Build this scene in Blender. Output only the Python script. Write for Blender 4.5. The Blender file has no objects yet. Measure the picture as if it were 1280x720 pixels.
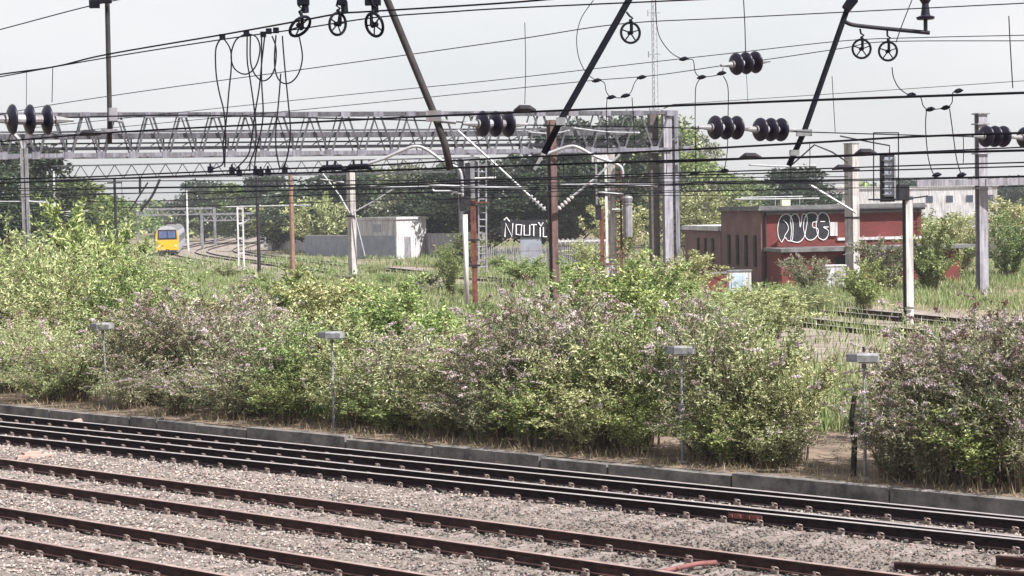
import bpy, math, random
import numpy as np
from mathutils import Vector, Matrix, Euler
random.seed(7); rng = np.random.default_rng(7)
sc = bpy.context.scene
col = sc.collection
R = math.radians
# ------------------------------------------------------------------ camera model
F = 2215.0; HCAM = 4.8
cam_d = bpy.data.cameras.new('camera'); cam = bpy.data.objects.new('camera', cam_d); col.objects.link(cam)
cam_d.sensor_width = 36; cam_d.lens = 36*F/1280; cam_d.clip_end = 6000; cam_d.clip_start = .1
CR = Euler((R(90-2.53), 0, 0)).to_matrix() @ Matrix.Rotation(R(-1.15), 3, 'Z')
cam.matrix_world = Matrix.Translation((0, 0, HCAM)) @ CR.to_4x4()
sc.camera = cam
CO = Vector((0, 0, HCAM))
def ray(px, py): return CR @ Vector(((px-640)/F, -(py-360)/F, -1))
def P(px, py, D):
    d = ray(px, py); return CO + d*(D/d.y)
def G(px, py, z=0.1):
    d = ray(px, py); return CO + d*((z-HCAM)/d.z)
TH = R(50); TN = Vector((math.cos(TH), math.sin(TH), 0)); TT = Vector((-math.sin(TH), math.cos(TH), 0))
def Dp(px, p):                      # depth where the view column meets the vertical plane p metres off the camera, parallel to the tracks
    return p/(math.sin(TH)+(px-640)/F*math.cos(TH))
def Dx(px, D0=17.0):                # depth of the cross-span plane
    return D0/(1-(px-640)/F/math.tan(R(57)))
XDIR = Vector((math.sin(R(57)), math.cos(R(57)), 0))
def PQ(p, q, z=0): v = TN*p + TT*q; return Vector((v.x, v.y, z))
def foot(px, D, z=0.08):            # ground point under view column
    return Vector(((px-640)/F*D, D, z))
# ------------------------------------------------------------------ materials
def nt(m): m.use_nodes = True; return m.node_tree.nodes, m.node_tree.links
def mat(name, c1, c2=None, rough=.7, scale=4, bump=0, metal=0, bscale=None, detail=6, spec=.3, lo=.35, hi=.65):
    m = bpy.data.materials.new(name); N, L = nt(m); b = N['Principled BSDF']
    b.inputs['Roughness'].default_value = rough; b.inputs['Metallic'].default_value = metal
    b.inputs['Specular IOR Level'].default_value = spec
    b.inputs['Base Color'].default_value = (*c1, 1)
    tc = N.new('ShaderNodeTexCoord')
    if c2 is not None:
        n = N.new('ShaderNodeTexNoise'); n.inputs['Scale'].default_value = scale; n.inputs['Detail'].default_value = detail
        n.inputs['Roughness'].default_value = .65
        L.new(tc.outputs['Object'], n.inputs['Vector'])
        r = N.new('ShaderNodeValToRGB'); r.color_ramp.elements[0].position = lo; r.color_ramp.elements[1].position = hi
        r.color_ramp.elements[0].color = (*c1, 1); r.color_ramp.elements[1].color = (*c2, 1)
        L.new(n.outputs['Fac'], r.inputs['Fac']); L.new(r.outputs['Color'], b.inputs['Base Color'])
    if bump:
        n2 = N.new('ShaderNodeTexNoise'); n2.inputs['Scale'].default_value = bscale or scale*4; n2.inputs['Detail'].default_value = 8
        L.new(tc.outputs['Object'], n2.inputs['Vector'])
        bp = N.new('ShaderNodeBump'); bp.inputs['Strength'].default_value = bump; bp.inputs['Distance'].default_value = .03
        L.new(n2.outputs['Fac'], bp.inputs['Height']); L.new(bp.outputs['Normal'], b.inputs['Normal'])
    return m
def leafmat(name, trans=.25, rough=.38):
    m = bpy.data.materials.new(name); N, L = nt(m); b = N['Principled BSDF']
    b.inputs['Roughness'].default_value = rough; b.inputs['Specular IOR Level'].default_value = .3
    a = N.new('ShaderNodeAttribute'); a.attribute_name = 'tint'
    oi = N.new('ShaderNodeObjectInfo'); hs = N.new('ShaderNodeHueSaturation')
    m1 = N.new('ShaderNodeMapRange'); m1.inputs['To Min'].default_value = .8; m1.inputs['To Max'].default_value = 1.22
    m2 = N.new('ShaderNodeMapRange'); m2.inputs['To Min'].default_value = .482; m2.inputs['To Max'].default_value = .512
    mm = N.new('ShaderNodeMath'); mm.operation = 'FRACT'; m3 = N.new('ShaderNodeMath'); m3.operation = 'MULTIPLY'; m3.inputs[1].default_value = 7.31
    L.new(oi.outputs['Random'], m1.inputs[0]); L.new(oi.outputs['Random'], m3.inputs[0]); L.new(m3.outputs[0], mm.inputs[0]); L.new(mm.outputs[0], m2.inputs[0])
    L.new(m1.outputs[0], hs.inputs['Value']); L.new(m2.outputs[0], hs.inputs['Hue']); L.new(a.outputs['Color'], hs.inputs['Color'])
    L.new(hs.outputs[0], b.inputs['Base Color'])
    t = N.new('ShaderNodeBsdfTranslucent'); L.new(hs.outputs[0], t.inputs['Color'])
    mx = N.new('ShaderNodeMixShader'); mx.inputs[0].default_value = trans
    L.new(b.outputs[0], mx.inputs[1]); L.new(t.outputs[0], mx.inputs[2]); L.new(mx.outputs[0], N['Material Output'].inputs['Surface'])
    return m
M = {}
M['leaf'] = leafmat('leaf')
M['flower'] = leafmat('flower', .2, .8)
M['stem'] = mat('stem', (.12, .09, .06), (.22, .17, .12), .9, 8)
M['bark'] = mat('bark', (.06, .05, .04), (.12, .1, .08), .9, 6, .5)
M['ballast'] = mat('ballast', (.075, .06, .055), (.27, .23, .205), .95, 22, .9, bscale=60)
M['stone'] = leafmat('stone', 0, .9)
M['ground'] = mat('ground', (.09, .08, .05), (.22, .175, .12), .95, .22, .6, bscale=8)
M['path'] = mat('path', (.13, .105, .09), (.27, .225, .2), .95, 1.2, .5, bscale=20)
M['rust'] = mat('rust', (.028, .016, .016), (.062, .034, .031), .95, 5, .3, spec=.08)
M['darkrail'] = mat('dark_rail', (.010, .007, .009), (.026, .016, .018), .95, 9, .3, spec=.06)
M['railtop'] = mat('rail_top', (.52, .47, .48), (.68, .62, .62), .35, 6, metal=.6)
M['rusttop'] = mat('rusty_rail_top', (.22, .155, .145), (.36, .27, .25), .5, 3, metal=.2)
M['sleeper'] = mat('sleeper', (.15, .125, .115), (.24, .2, .19), .9, 6, .5)
M['clip'] = mat('clip', (.09, .065, .06), (.25, .2, .185), .6, 20)
M['kerb'] = mat('kerb_concrete', (.06, .056, .058), (.19, .175, .165), .9, 3, .5, bscale=14)
M['conc'] = mat('mast_concrete', (.30, .285, .285), (.44, .42, .42), .85, 2.5, .2, bscale=12)
M['galv'] = mat('galvanised', (.18, .18, .2), (.30, .30, .33), .55, 3, .1, metal=.25)
M['lilac'] = mat('pale_grey_paint', (.23, .225, .27), (.33, .32, .37), .6, 2, .1)
M['brown'] = mat('rusty_brown', (.075, .045, .045), (.14, .085, .08), .8, 3, .3)
M['redrust'] = mat('red_rust', (.09, .026, .022), (.19, .075, .06), .8, 3, .3)
M['wood'] = mat('pole_wood', (.15, .09, .065), (.23, .15, .11), .85, 3, .3)
M['black'] = mat('black_iron', (.004, .004, .009), (.011, .011, .018), .7, 10, spec=.1)
M['wire'] = mat('wire', (.005, .005, .009), (.013, .012, .017), .7, 6, spec=.1)
M['palewire'] = mat('pale_tube', (.26, .26, .28), (.38, .38, .4), .5, 6, metal=.2)
M['dark'] = mat('dark_steel', (.014, .013, .018), (.034, .03, .036), .65, 5, spec=.15)
M['porc'] = mat('porcelain', (.006, .005, .014), (.014, .011, .026), .4, 14, spec=.3)
M['white'] = mat('white_paint', (.5, .5, .51), (.64, .64, .64), .6, 2)
M['offwhite'] = mat('render_white', (.42, .42, .45), (.56, .56, .58), .8, .6)
M['gantry'] = mat('gantry_steel', (.05, .05, .062), (.12, .12, .14), .6, 2.5, .1)
M['gantrypale'] = mat('gantry_pale', (.13, .13, .165), (.22, .215, .26), .6, 1.2)
M['dark2'] = mat('dark_brown_steel', (.05, .045, .045), (.10, .085, .08), .7, 4)
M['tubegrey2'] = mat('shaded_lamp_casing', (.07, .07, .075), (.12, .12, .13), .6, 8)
M['lampgrey'] = mat('weathered_grey', (.15, .15, .16), (.26, .26, .27), .6, 8)
M['brick'] = None
M['roof'] = mat('felt_roof', (.08, .08, .085), (.17, .17, .17), .9, 1.5, .2)
M['fascia'] = mat('fascia', (.12, .115, .12), (.2, .19, .19), .8, 2)
M['bluegrey'] = mat('bluegrey_cladding', (.2, .22, .27), (.28, .30, .35), .7, 1.2)
M['glass'] = mat('window_glass', (.02, .025, .05), (.04, .05, .09), .1, 2, spec=.6)
M['yellow'] = mat('yellow_paint', (.55, .29, .012), (.62, .34, .02), .5, 2)
M['trainside'] = mat('train_side', (.28, .28, .32), (.38, .38, .41), .4, 2)
M['hollow'] = mat('dark_opening', (.015, .014, .015), (.03, .028, .028), .9, 3)
M['soil'] = mat('soil', (.07, .05, .04), (.22, .165, .125), .95, 1.6, .8, bscale=18)
M['pink'] = mat('pinkish_stone', (.32, .2, .175), (.44, .3, .26), .9, 6, .4)
M['red'] = mat('red_pipe', (.13, .05, .05), (.2, .085, .08), .6, 5)
def brickmat(name, c1, c2, mort, rot=0):
    m = bpy.data.materials.new(name); N, L = nt(m); b = N['Principled BSDF']; b.inputs['Roughness'].default_value = .85
    tc = N.new('ShaderNodeTexCoord'); mp = N.new('ShaderNodeMapping'); mp.inputs['Rotation'].default_value = (R(90), 0, rot)
    L.new(tc.outputs['Object'], mp.inputs['Vector'])
    br = N.new('ShaderNodeTexBrick'); br.inputs['Scale'].default_value = 2.2; br.inputs['Mortar Size'].default_value = .012
    br.inputs['Color1'].default_value = (*c1, 1); br.inputs['Color2'].default_value = (*c2, 1); br.inputs['Mortar'].default_value = (*mort, 1)
    L.new(mp.outputs[0], br.inputs['Vector'])
    n = N.new('ShaderNodeTexNoise'); n.inputs['Scale'].default_value = .9; n.inputs['Detail'].default_value = 6
    L.new(tc.outputs['Object'], n.inputs['Vector'])
    mx = N.new('ShaderNodeMixRGB'); mx.blend_type = 'MULTIPLY'; mx.inputs[0].default_value = .75
    L.new(br.outputs['Color'], mx.inputs[1]); L.new(n.outputs['Fac'], mx.inputs[2]); 
    bc = N.new('ShaderNodeBrightContrast'); bc.inputs['Bright'].default_value = .0
    L.new(mx.outputs[0], bc.inputs[0]); L.new(bc.outputs[0], b.inputs['Base Color'])
    return m
for k_ in ('conc', 'lilac', 'galv', 'offwhite', 'white', 'brown', 'gantry', 'gantrypale', 'redrust'):
    N, L = M[k_].node_tree.nodes, M[k_].node_tree.links; b_ = N['Principled BSDF']; src = b_.inputs['Base Color'].links[0].from_socket
    tc_ = N.new('ShaderNodeTexCoord'); mp_ = N.new('ShaderNodeMapping'); mp_.inputs['Scale'].default_value = (5, 5, .35); L.new(tc_.outputs['Object'], mp_.inputs[0])
    n_ = N.new('ShaderNodeTexNoise'); n_.inputs['Scale'].default_value = 1.6; n_.inputs['Detail'].default_value = 7; L.new(mp_.outputs[0], n_.inputs['Vector'])
    r_ = N.new('ShaderNodeValToRGB'); r_.color_ramp.elements[0].position = .36; r_.color_ramp.elements[1].position = .58
    r_.color_ramp.elements[0].color = (.5, .43, .38, 1); r_.color_ramp.elements[1].color = (1, 1, 1, 1); L.new(n_.outputs['Fac'], r_.inputs[0])
    x_ = N.new('ShaderNodeMixRGB'); x_.blend_type = 'MULTIPLY'; x_.inputs[0].default_value = .8
    L.new(src, x_.inputs[1]); L.new(r_.outputs[0], x_.inputs[2]); L.new(x_.outputs[0], b_.inputs['Base Color'])
M['brick'] = brickmat('red_brick', (.215, .034, .03), (.165, .026, .025), (.2, .06, .05))
M['plum'] = brickmat('shaded_brick', (.23, .12, .115), (.19, .1, .1), (.21, .13, .125))  # brick copy with the shaded side's plum tone in its colour
# ------------------------------------------------------------------ object helpers
WO = {}
def tag(o, label=None, cat=None, group=None, kind=None):
    if label: o['label'] = label
    if cat: o['category'] = cat
    if group: o['group'] = group
    if kind: o['kind'] = kind
    return o
def thing(name, loc, label, cat, group=None, rz=0):
    o = bpy.data.objects.new(name, None); o.empty_display_size = .2; col.objects.link(o)
    o.location = loc; o.rotation_euler = (0, 0, rz); WO[o.name] = Vector(loc); return tag(o, label, cat, group)
class MB:
    def __init__(s): s.v = []; s.f = []; s.m = []; s.mi = 0
    def add(s, vs, fs):
        b = len(s.v); s.v += [Vector(x) for x in vs]; s.f += [[i+b for i in f] for f in fs]; s.m += [s.mi]*len(fs); return s
    def box(s, c, size, rz=0, M3=None):
        h = Vector(size)/2; rot = M3 or Matrix.Rotation(rz, 3, 'Z'); c = Vector(c)
        vs = [c+rot@Vector((x*h.x, y*h.y, z*h.z)) for z in (-1, 1) for y in (-1, 1) for x in (-1, 1)]
        return s.add(vs, [(0, 2, 3, 1), (4, 5, 7, 6), (0, 1, 5, 4), (1, 3, 7, 5), (3, 2, 6, 7), (2, 0, 4, 6)])
    def beam(s, a, b, w, h=None):          # rectangular bar from a to b
        a, b = Vector(a), Vector(b); d = (b-a).normalized(); h = h or w
        up = Vector((0, 0, 1)) if abs(d.z) < .95 else Vector((0, 1, 0))
        x = d.cross(up).normalized(); y = x.cross(d)
        vs = [p+x*sx*w/2+y*sy*h/2 for p in (a, b) for sx, sy in ((-1, -1), (1, -1), (1, 1), (-1, 1))]
        return s.add(vs, [(3, 2, 1, 0), (4, 5, 6, 7), (0, 1, 5, 4), (1, 2, 6, 5), (2, 3, 7, 6), (3, 0, 4, 7)])
    def tube(s, pts, r, n=8, closed=False):
        pts = [Vector(p) for p in pts]; k = len(pts); rs = r if isinstance(r, (list, tuple)) else [r]*k
        vs = []; prev = None
        for i, p in enumerate(pts):
            if closed: d = pts[(i+1) % k]-pts[i-1]
            else: d = pts[min(i+1, k-1)]-pts[max(i-1, 0)]
            d = d.normalized() if d.length > 1e-9 else Vector((0, 0, 1))
            if prev is None:
                x = d.cross(Vector((0, 0, 1)) if abs(d.z) < .9 else Vector((1, 0, 0))).normalized()
            else: x = (prev-d*prev.dot(d)).normalized()
            prev = x; y = d.cross(x)
            vs += [p+(x*math.cos(2*math.pi*j/n)+y*math.sin(2*math.pi*j/n))*rs[i] for j in range(n)]
        fs = []
        for i in range(k if closed else k-1):
            a = i*n; b = ((i+1) % k)*n
            fs += [(a+j, a+(j+1) % n, b+(j+1) % n, b+j) for j in range(n)]
        if not closed: fs += [tuple(range(n))[::-1], tuple(range((k-1)*n, k*n))]
        return s.add(vs, fs)
    def lathe(s, base, axis, prof, n=20):  # prof: (distance along axis, radius)
        a = Vector(axis).normalized(); x = a.cross(Vector((0, 0, 1)) if abs(a.z) < .9 else Vector((1, 0, 0))).normalized(); y = a.cross(x); base = Vector(base)
        vs = [base+a*t+(x*math.cos(2*math.pi*j/n)+y*math.sin(2*math.pi*j/n))*r for t, r in prof for j in range(n)]; fs = []
        for i in range(len(prof)-1): fs += [(i*n+j, i*n+(j+1) % n, (i+1)*n+(j+1) % n, (i+1)*n+j) for j in range(n)]
        fs += [tuple(range(n))[::-1], tuple(range((len(prof)-1)*n, len(prof)*n))]
        return s.add(vs, fs)
    def plate(s, pts, nrm, th):            # flat outline with thickness
        pts = [Vector(p) for p in pts]; n = len(pts); o = Vector(nrm)*th
        return s.add(pts+[p+o for p in pts], [tuple(range(n))[::-1], tuple(range(n, 2*n))]+[(i, (i+1) % n, n+(i+1) % n, n+i) for i in range(n)])
    def build(s, name, m, parent=None, origin=None, smooth=False):
        if parent is not None: o0 = WO[parent.name]
        elif origin is not None: o0 = Vector(origin)
        else:
            o0 = sum(s.v, Vector())/len(s.v); o0.z = min(v.z for v in s.v)
        me = bpy.data.meshes.new(name); me.from_pydata([tuple(v-o0) for v in s.v], [], s.f)
        for x in (m if isinstance(m, (list, tuple)) else [m]): me.materials.append(x)
        me.polygons.foreach_set('material_index', s.m)
        me.polygons.foreach_set('use_smooth', [smooth]*len(s.f)); me.update()
        o = bpy.data.objects.new(name, me); col.objects.link(o); WO[o.name] = o0.copy()
        if parent is not None: o.parent = parent
        else: o.location = o0
        return o
def npmesh(name, V, Fq, m, tint=None, parent=None, loc=(0, 0, 0), smooth=False):
    V = np.asarray(V, np.float32); Fq = np.asarray(Fq, np.int32); k = Fq.shape[1]
    me = bpy.data.meshes.new(name); me.vertices.add(len(V)); me.vertices.foreach_set('co', V.ravel())
    me.loops.add(Fq.size); me.loops.foreach_set('vertex_index', Fq.ravel())
    me.polygons.add(len(Fq)); me.polygons.foreach_set('loop_start', np.arange(0, Fq.size, k, dtype=np.int32))
    me.polygons.foreach_set('loop_total', np.full(len(Fq), k, np.int32))
    me.polygons.foreach_set('use_smooth', np.full(len(Fq), smooth))
    me.update(calc_edges=True)
    if tint is not None:
        a = me.attributes.new('tint', 'FLOAT_COLOR', 'POINT')
        a.data.foreach_set('color', np.concatenate([tint, np.ones((len(V), 1))], 1).astype(np.float32).ravel())
    me.materials.append(m)
    o = bpy.data.objects.new(name, me); col.objects.link(o); WO[o.name] = Vector(loc)
    if parent is not None: o.parent = parent
    o.location = loc if parent is None else (0, 0, 0)
    return o
def copy_tree(o, parent=None):
    c = o.copy(); col.objects.link(c); c.parent = parent
    for ch in list(o.children): copy_tree(ch, c)
    return c
def smooth_px(pts, n=8):
    out = []
    k = len(pts)
    for i in range(k-1):
        p0, p1, p2, p3 = pts[max(i-1, 0)], pts[i], pts[i+1], pts[min(i+2, k-1)]
        for j in range(n):
            t = j/n
            out.append(tuple(.5*((2*b)+(-a+c)*t+(2*a-5*b+4*c-d)*t*t+(-a+3*b-3*c+d)*t**3) for a, b, c, d in zip(p0, p1, p2, p3)))
    out.append(pts[-1]); return out
# ------------------------------------------------------------------ sky and light
w = bpy.data.worlds.new('World'); sc.world = w; w.use_nodes = True
N, L = w.node_tree.nodes, w.node_tree.links
SUN = Vector((.81, -.58, 0)).normalized()*math.cos(R(50)) + Vector((0, 0, math.sin(R(50))))
sky = N.new('ShaderNodeTexSky'); sky.sky_type = 'NISHITA'; sky.sun_disc = False
sky.sun_elevation = R(50); sky.sun_rotation = math.atan2(SUN.x, SUN.y); sky.dust_density = 3
bg = N['Background']; bg.inputs['Strength'].default_value = .09; L.new(sky.outputs[0], bg.inputs[0])
veil = N.new('ShaderNodeBackground'); veil.inputs[0].default_value = (.98, .975, .985, 1); veil.inputs[1].default_value = .435
tc = N.new('ShaderNodeTexCoord'); ns = N.new('ShaderNodeTexNoise'); ns.inputs['Scale'].default_value = 2.2; ns.inputs['Detail'].default_value = 5
mp = N.new('ShaderNodeMapping'); mp.inputs['Scale'].default_value = (1, 1, 3)
L.new(tc.outputs['Generated'], mp.inputs[0]); L.new(mp.outputs[0], ns.inputs['Vector'])
mr = N.new('ShaderNodeMapRange'); mr.inputs['From Min'].default_value = .3; mr.inputs['From Max'].default_value = .6
mr.inputs['To Min'].default_value = .55; mr.inputs['To Max'].default_value = 1.0
L.new(ns.outputs['Fac'], mr.inputs[0])
mx = N.new('ShaderNodeMixShader'); L.new(mr.outputs[0], mx.inputs[0]); L.new(bg.outputs[0], mx.inputs[1]); L.new(veil.outputs[0], mx.inputs[2])
L.new(mx.outputs[0], N['World Output'].inputs['Surface'])
sl = bpy.data.lights.new('sun', 'SUN'); sl.energy = 5.0; sl.angle = R(.5); sl.color = (1, .97, .93)
so = bpy.data.objects.new('sun', sl); col.objects.link(so); so.rotation_euler = SUN.to_track_quat('Z', 'Y').to_euler(); so.location = (20, -10, 40)
sc.view_settings.view_transform = 'Standard'; sc.view_settings.look = 'None'; sc.view_settings.exposure = 1.13; sc.view_settings.gamma = 1
# ------------------------------------------------------------------ ground
KP = 26.0
def strip(name, prof, q0, q1, m, nq=2):   # surface swept along the near tracks: prof = [(p, z)]
    b = MB(); qs = [q0+(q1-q0)*i/(nq-1) for i in range(nq)]
    vs = [PQ(p, q, z) for q in qs for p, z in prof]; k = len(prof)
    fs = [(i*k+j, i*k+j+1, (i+1)*k+j+1, (i+1)*k+j) for i in range(nq-1) for j in range(k-1)]
    return b.add(vs, fs).build(name, m, origin=(0, 0, 0))
tag(strip('ground', [(-2500, -.3), (KP+.12, -.3), (KP+.12, .08), (2800, .08)], -3000, 3000, M['ground']), kind='structure')
# ballast bed with real unevenness
pp = np.arange(2, KP+.01, .16); qq = np.arange(-8, 62, .3)
pg, qg = np.meshgrid(pp, qq, indexing='ij')
zz = -.215 + .018*np.sin(pg*3.1+qg*.7)*np.sin(qg*1.3) + rng.normal(0, .012, pg.shape)
zz += .05*np.exp(-((pg-21.7)/.55)**2)+.045*np.exp(-((pg-17.9)/.5)**2)
zz += .09*np.exp(-((pg-25.85)/.15)**2)*(np.sin(qg*.8)*.5+.5)
X = pg*TN.x+qg*TT.x; Y = pg*TN.y+qg*TT.y
V = np.stack([X, Y, zz], -1).reshape(-1, 3); a, b = pg.shape
idx = np.arange(a*b).reshape(a, b)
Fq = np.stack([idx[:-1, :-1], idx[1:, :-1], idx[1:, 1:], idx[:-1, 1:]], -1).reshape(-1, 4)
tag(npmesh('ballast', V, Fq, M['ballast']), kind='structure')
# loose stones
n = 95000
p_ = rng.uniform(13.2, KP-.05, n); q_ = rng.uniform(4, 47, n)
zs = -.205+.05*np.exp(-((p_-21.7)/.55)**2)+.045*np.exp(-((p_-17.9)/.5)**2)
c = np.stack([p_*TN.x+q_*TT.x, p_*TN.y+q_*TT.y, zs+rng.uniform(-.01, .02, n)], -1)
octa = np.array([(1, 0, 0), (0, 1, 0), (-1, 0, 0), (0, -1, 0), (0, 0, 1), (0, 0, -1)], float)
of = np.array([(0, 1, 4), (1, 2, 4), (2, 3, 4), (3, 0, 4), (1, 0, 5), (2, 1, 5), (3, 2, 5), (0, 3, 5)])
s = ((.014+.034*rng.beta(1.4, 3, n))[:, None, None]*rng.uniform(.55, 1.25, (n, 6, 1)))
ang = rng.uniform(0, 6.28, n); ca, sa = np.cos(ang), np.sin(ang)
o3 = octa[None]*s; ox = o3[..., 0]*ca[:, None]-o3[..., 1]*sa[:, None]; oy = o3[..., 0]*sa[:, None]+o3[..., 1]*ca[:, None]
V = np.stack([ox, oy, o3[..., 2]*.8], -1)+c[:, None]
g = rng.beta(1.1, 1.2, n)[:, None]; tint = np.array([.05, .042, .041])*(1-g)+np.array([.41, .35, .315])*g
dirty = np.exp(-((p_-20.8)/2.8)**2-((q_-14.0)/5.5)**2)[:, None]      # oil-darkened stones by the crossing
tint = tint*(1-.72*dirty)
warm = rng.random(n)[:, None]; tint = tint*(1+(warm-.5)*np.array([.22, -.02, -.1]))
tag(npmesh('ballast_stones', V.reshape(-1, 3), (of[None]+6*np.arange(n)[:, None, None]).reshape(-1, 3), M['stone'], np.repeat(tint, 6, 0)),
    'loose pinkish grey ballast stones lying between the rails', 'gravel', kind='stuff')
# ------------------------------------------------------------------ near tracks
RPROF = [(-.07, -.165), (-.07, -.152), (-.016, -.135), (-.012, -.05), (-.036, -.035), (-.036, -.006), (-.028, 0), (.028, 0), (.036, -.006), (.036, -.035), (.012, -.05), (.016, -.135), (.07, -.152), (.07, -.165)]
def rail_mesh(path, name, mats, parent):
    b = MB(); k = len(RPROF); vs = []
    for i, (c, d) in enumerate(path):
        nn = Vector((d.y, -d.x, 0))
        vs += [c+nn*o+Vector((0, 0, z)) for o, z in RPROF]
    fs = []; ms = []
    for i in range(len(path)-1):
        for j in range(k):
            jj = (j+1) % k; fs.append((i*k+j, i*k+jj, (i+1)*k+jj, (i+1)*k+j)); ms.append(1 if j in (5, 6, 7) else 0)
    fs += [tuple(range(k)), tuple(range((len(path)-1)*k, len(path)*k))[::-1]]; ms += [0, 0]
    b.add(vs, fs); b.m = ms
    return b.build(name, mats, parent)
def straight(pf, q0=-6, q1=58, n=40):
    out = []
    for i in range(n+1):
        q = q0+(q1-q0)*i/n; e = .5
        d = (PQ(pf(q+e), q+e)-PQ(pf(q-e), q-e)).normalized(); out.append((PQ(pf(q), q), d))
    return out
AT = math.atan2(TN.y, TN.x)
def make_sleeper(width):
    b = MB(); b.box((0, 0, -.262), (width, .24, .13)); o = b.build('sleeper', M['sleeper'], origin=(0, 0, 0)); return o
def fastening():
    b = MB()
    for sd in (-1, 1):
        b.box((sd*.1, 0, -.165), (.05, .11, .045))
        pts = [(sd*.07, -.045, -.135), (sd*.1, -.05, -.105), (sd*.125, -.02, -.095), (sd*.12, .025, -.095), (sd*.1, .045, -.11), (sd*.07, .025, -.135)]
        b.tube(pts, .012, 5)
    return b
def near_track(label, pfs, mats, sl_center, sl_w, q0, nsl, rails_at=None):
    t = thing('railway_track', PQ(sl_center, 20, -.17), label, 'railway track', 'tracks in front of the kerb')
    for pf in pfs: rail_mesh(straight(pf), 'rail', mats, t)
    if nsl:
        s0 = make_sleeper(sl_w); f0 = fastening().build('rail_fastening', M['clip'], origin=(0, 0, 0))
        for i in range(nsl):
            q = q0+.68*i+random.uniform(-.04, .04)
            s = s0 if i == 0 else s0.copy()
            if i: col.objects.link(s)
            s.parent = t; wp = PQ(sl_center, q)-WO[t.name]; s.location = wp; s.rotation_euler = (0, 0, AT+random.uniform(-.01, .01))
            for j, pf in enumerate(rails_at or pfs):
                fb = f0 if (i == 0 and j == 0) else f0.copy()
                if not (i == 0 and j == 0): col.objects.link(fb)
                fb.parent = s; fb.location = (pf(q)-sl_center, random.uniform(-.03, .03), 0); fb.rotation_euler = (0, 0, 0)
    return t
def lerp(q, q0, v0, q1, v1):
    t = max(-.6, min(1.6, (q-q0)/(q1-q0))); return v0+(v1-v0)*t
L1 = lambda q: lerp(q, 37, 24.35, 11, 25.08); L3 = lambda q: lerp(q, 36, 22.75, 11, 23.62)
L0 = lambda q: 25.34; L2 = lambda q: 23.82
md = [M['darkrail'], M['railtop']]; mr_ = [M['rust'], M['rusttop']]
tA = near_track('dark-railed track running closest under the concrete kerb, bright rail tops', [L0, L2], md, 24.1, 3.6, -3, 88, [L0, L2, L1, L3])
near_track('dark second track merging into the one beside the kerb', [L1, L3], md, 24, 3, 0, 0)
near_track('rusty red track between the dark kerbside pair and the nearest track', [lambda q: 20.55, lambda q: 19.0], mr_, 19.78, 2.5, -3, 88)
tD = near_track('track nearest the camera, rusty rails crossing the bottom corner', [lambda q: 17.05, lambda q: 15.5], mr_, 16.28, 2.5, -3, 88)
fp = MB(); qf = 15.0
d_ = TT*.0
fp.box(PQ(L3(qf)-.03, qf, -.085), (.03, .62, .085), AT)
for k in range(4): fp.box(PQ(L3(qf)-.055, qf-.24+.16*k, -.085), (.035, .045, .045), AT)
fp.build('fishplate', M['redrust'], tA)
# kerb edging
b = MB(); q = -20; 
rr = random.Random(3)
kerb = thing('kerb', PQ(KP, 20, -.3), None, None); tag(kerb, kind='structure')
while q < 75:
    ln = rr.uniform(.9, 3.4); zt = .115+rr.uniform(-.035, .03)
    if 34.5 < q < 36.5: zt = -.02
    b.box(PQ(KP+rr.uniform(-.01, .01), q+ln/2, (zt-.32)/2), (.24, ln-rr.uniform(.015, .06), zt+.32), AT); q += ln
b.build('kerb_blocks', M['kerb'], kerb)
sv = strip('verge', [(KP+.13, .10), (KP+.9, .11), (KP+2.4, .105), (KP+8, .104), (KP+9, .088)], -40, 90, M['soil'], 40); tag(sv, kind='structure')
# odd pieces on the ballast
b = MB(); a0 = G(22, 572, -.14); a1 = G(66, 569, -.14)
b.beam(a0, a1, .16, .07); b.beam(a0+Vector((.1, .1, .06)), a1+Vector((-.3, .1, .06)), .1, .05)
tag(b.build('broken_slab', M['pink']), 'broken pinkish slab lying on the ballast beside the dark rails', 'slab')
b = MB(); a0 = G(98, 527.5, -.1); b.lathe(a0-XDIR*.16+Vector((0, 0, .0)), XDIR, [(0, .03), (.06, .075), (.2, .085), (.32, .07), (.38, .03)], 9)
tag(b.build('stone_block', M['pink'], smooth=False), 'pale pink stone resting by the broken kerb gap', 'stone')
b = MB(); b.tube([G(820, 716, -.1), G(845, 711, -.1), G(870, 705, -.12), G(895, 703, -.14)], .035, 8)
tag(b.build('pipe', M['red'], smooth=True), 'short red pipe lying in dark ballast', 'pipe')
t = thing('spare_rail', G(1180, 708, -.17), 'rusty spare rail lengths lying loose on the ballast at the edge', 'spare rail')
for y0, y1, x0, x1 in ((702, 716, 1118, 1300), (694, 700, 1245, 1320)):
    pa, pb_ = G(x0, y0, -.05), G(x1, y1, -.05); d = (pb_-pa).normalized(); d.z = 0
    rail_mesh([(pa, d), (pb_, d)], 'rail', [M['rust'], M['rust']], t)
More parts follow.
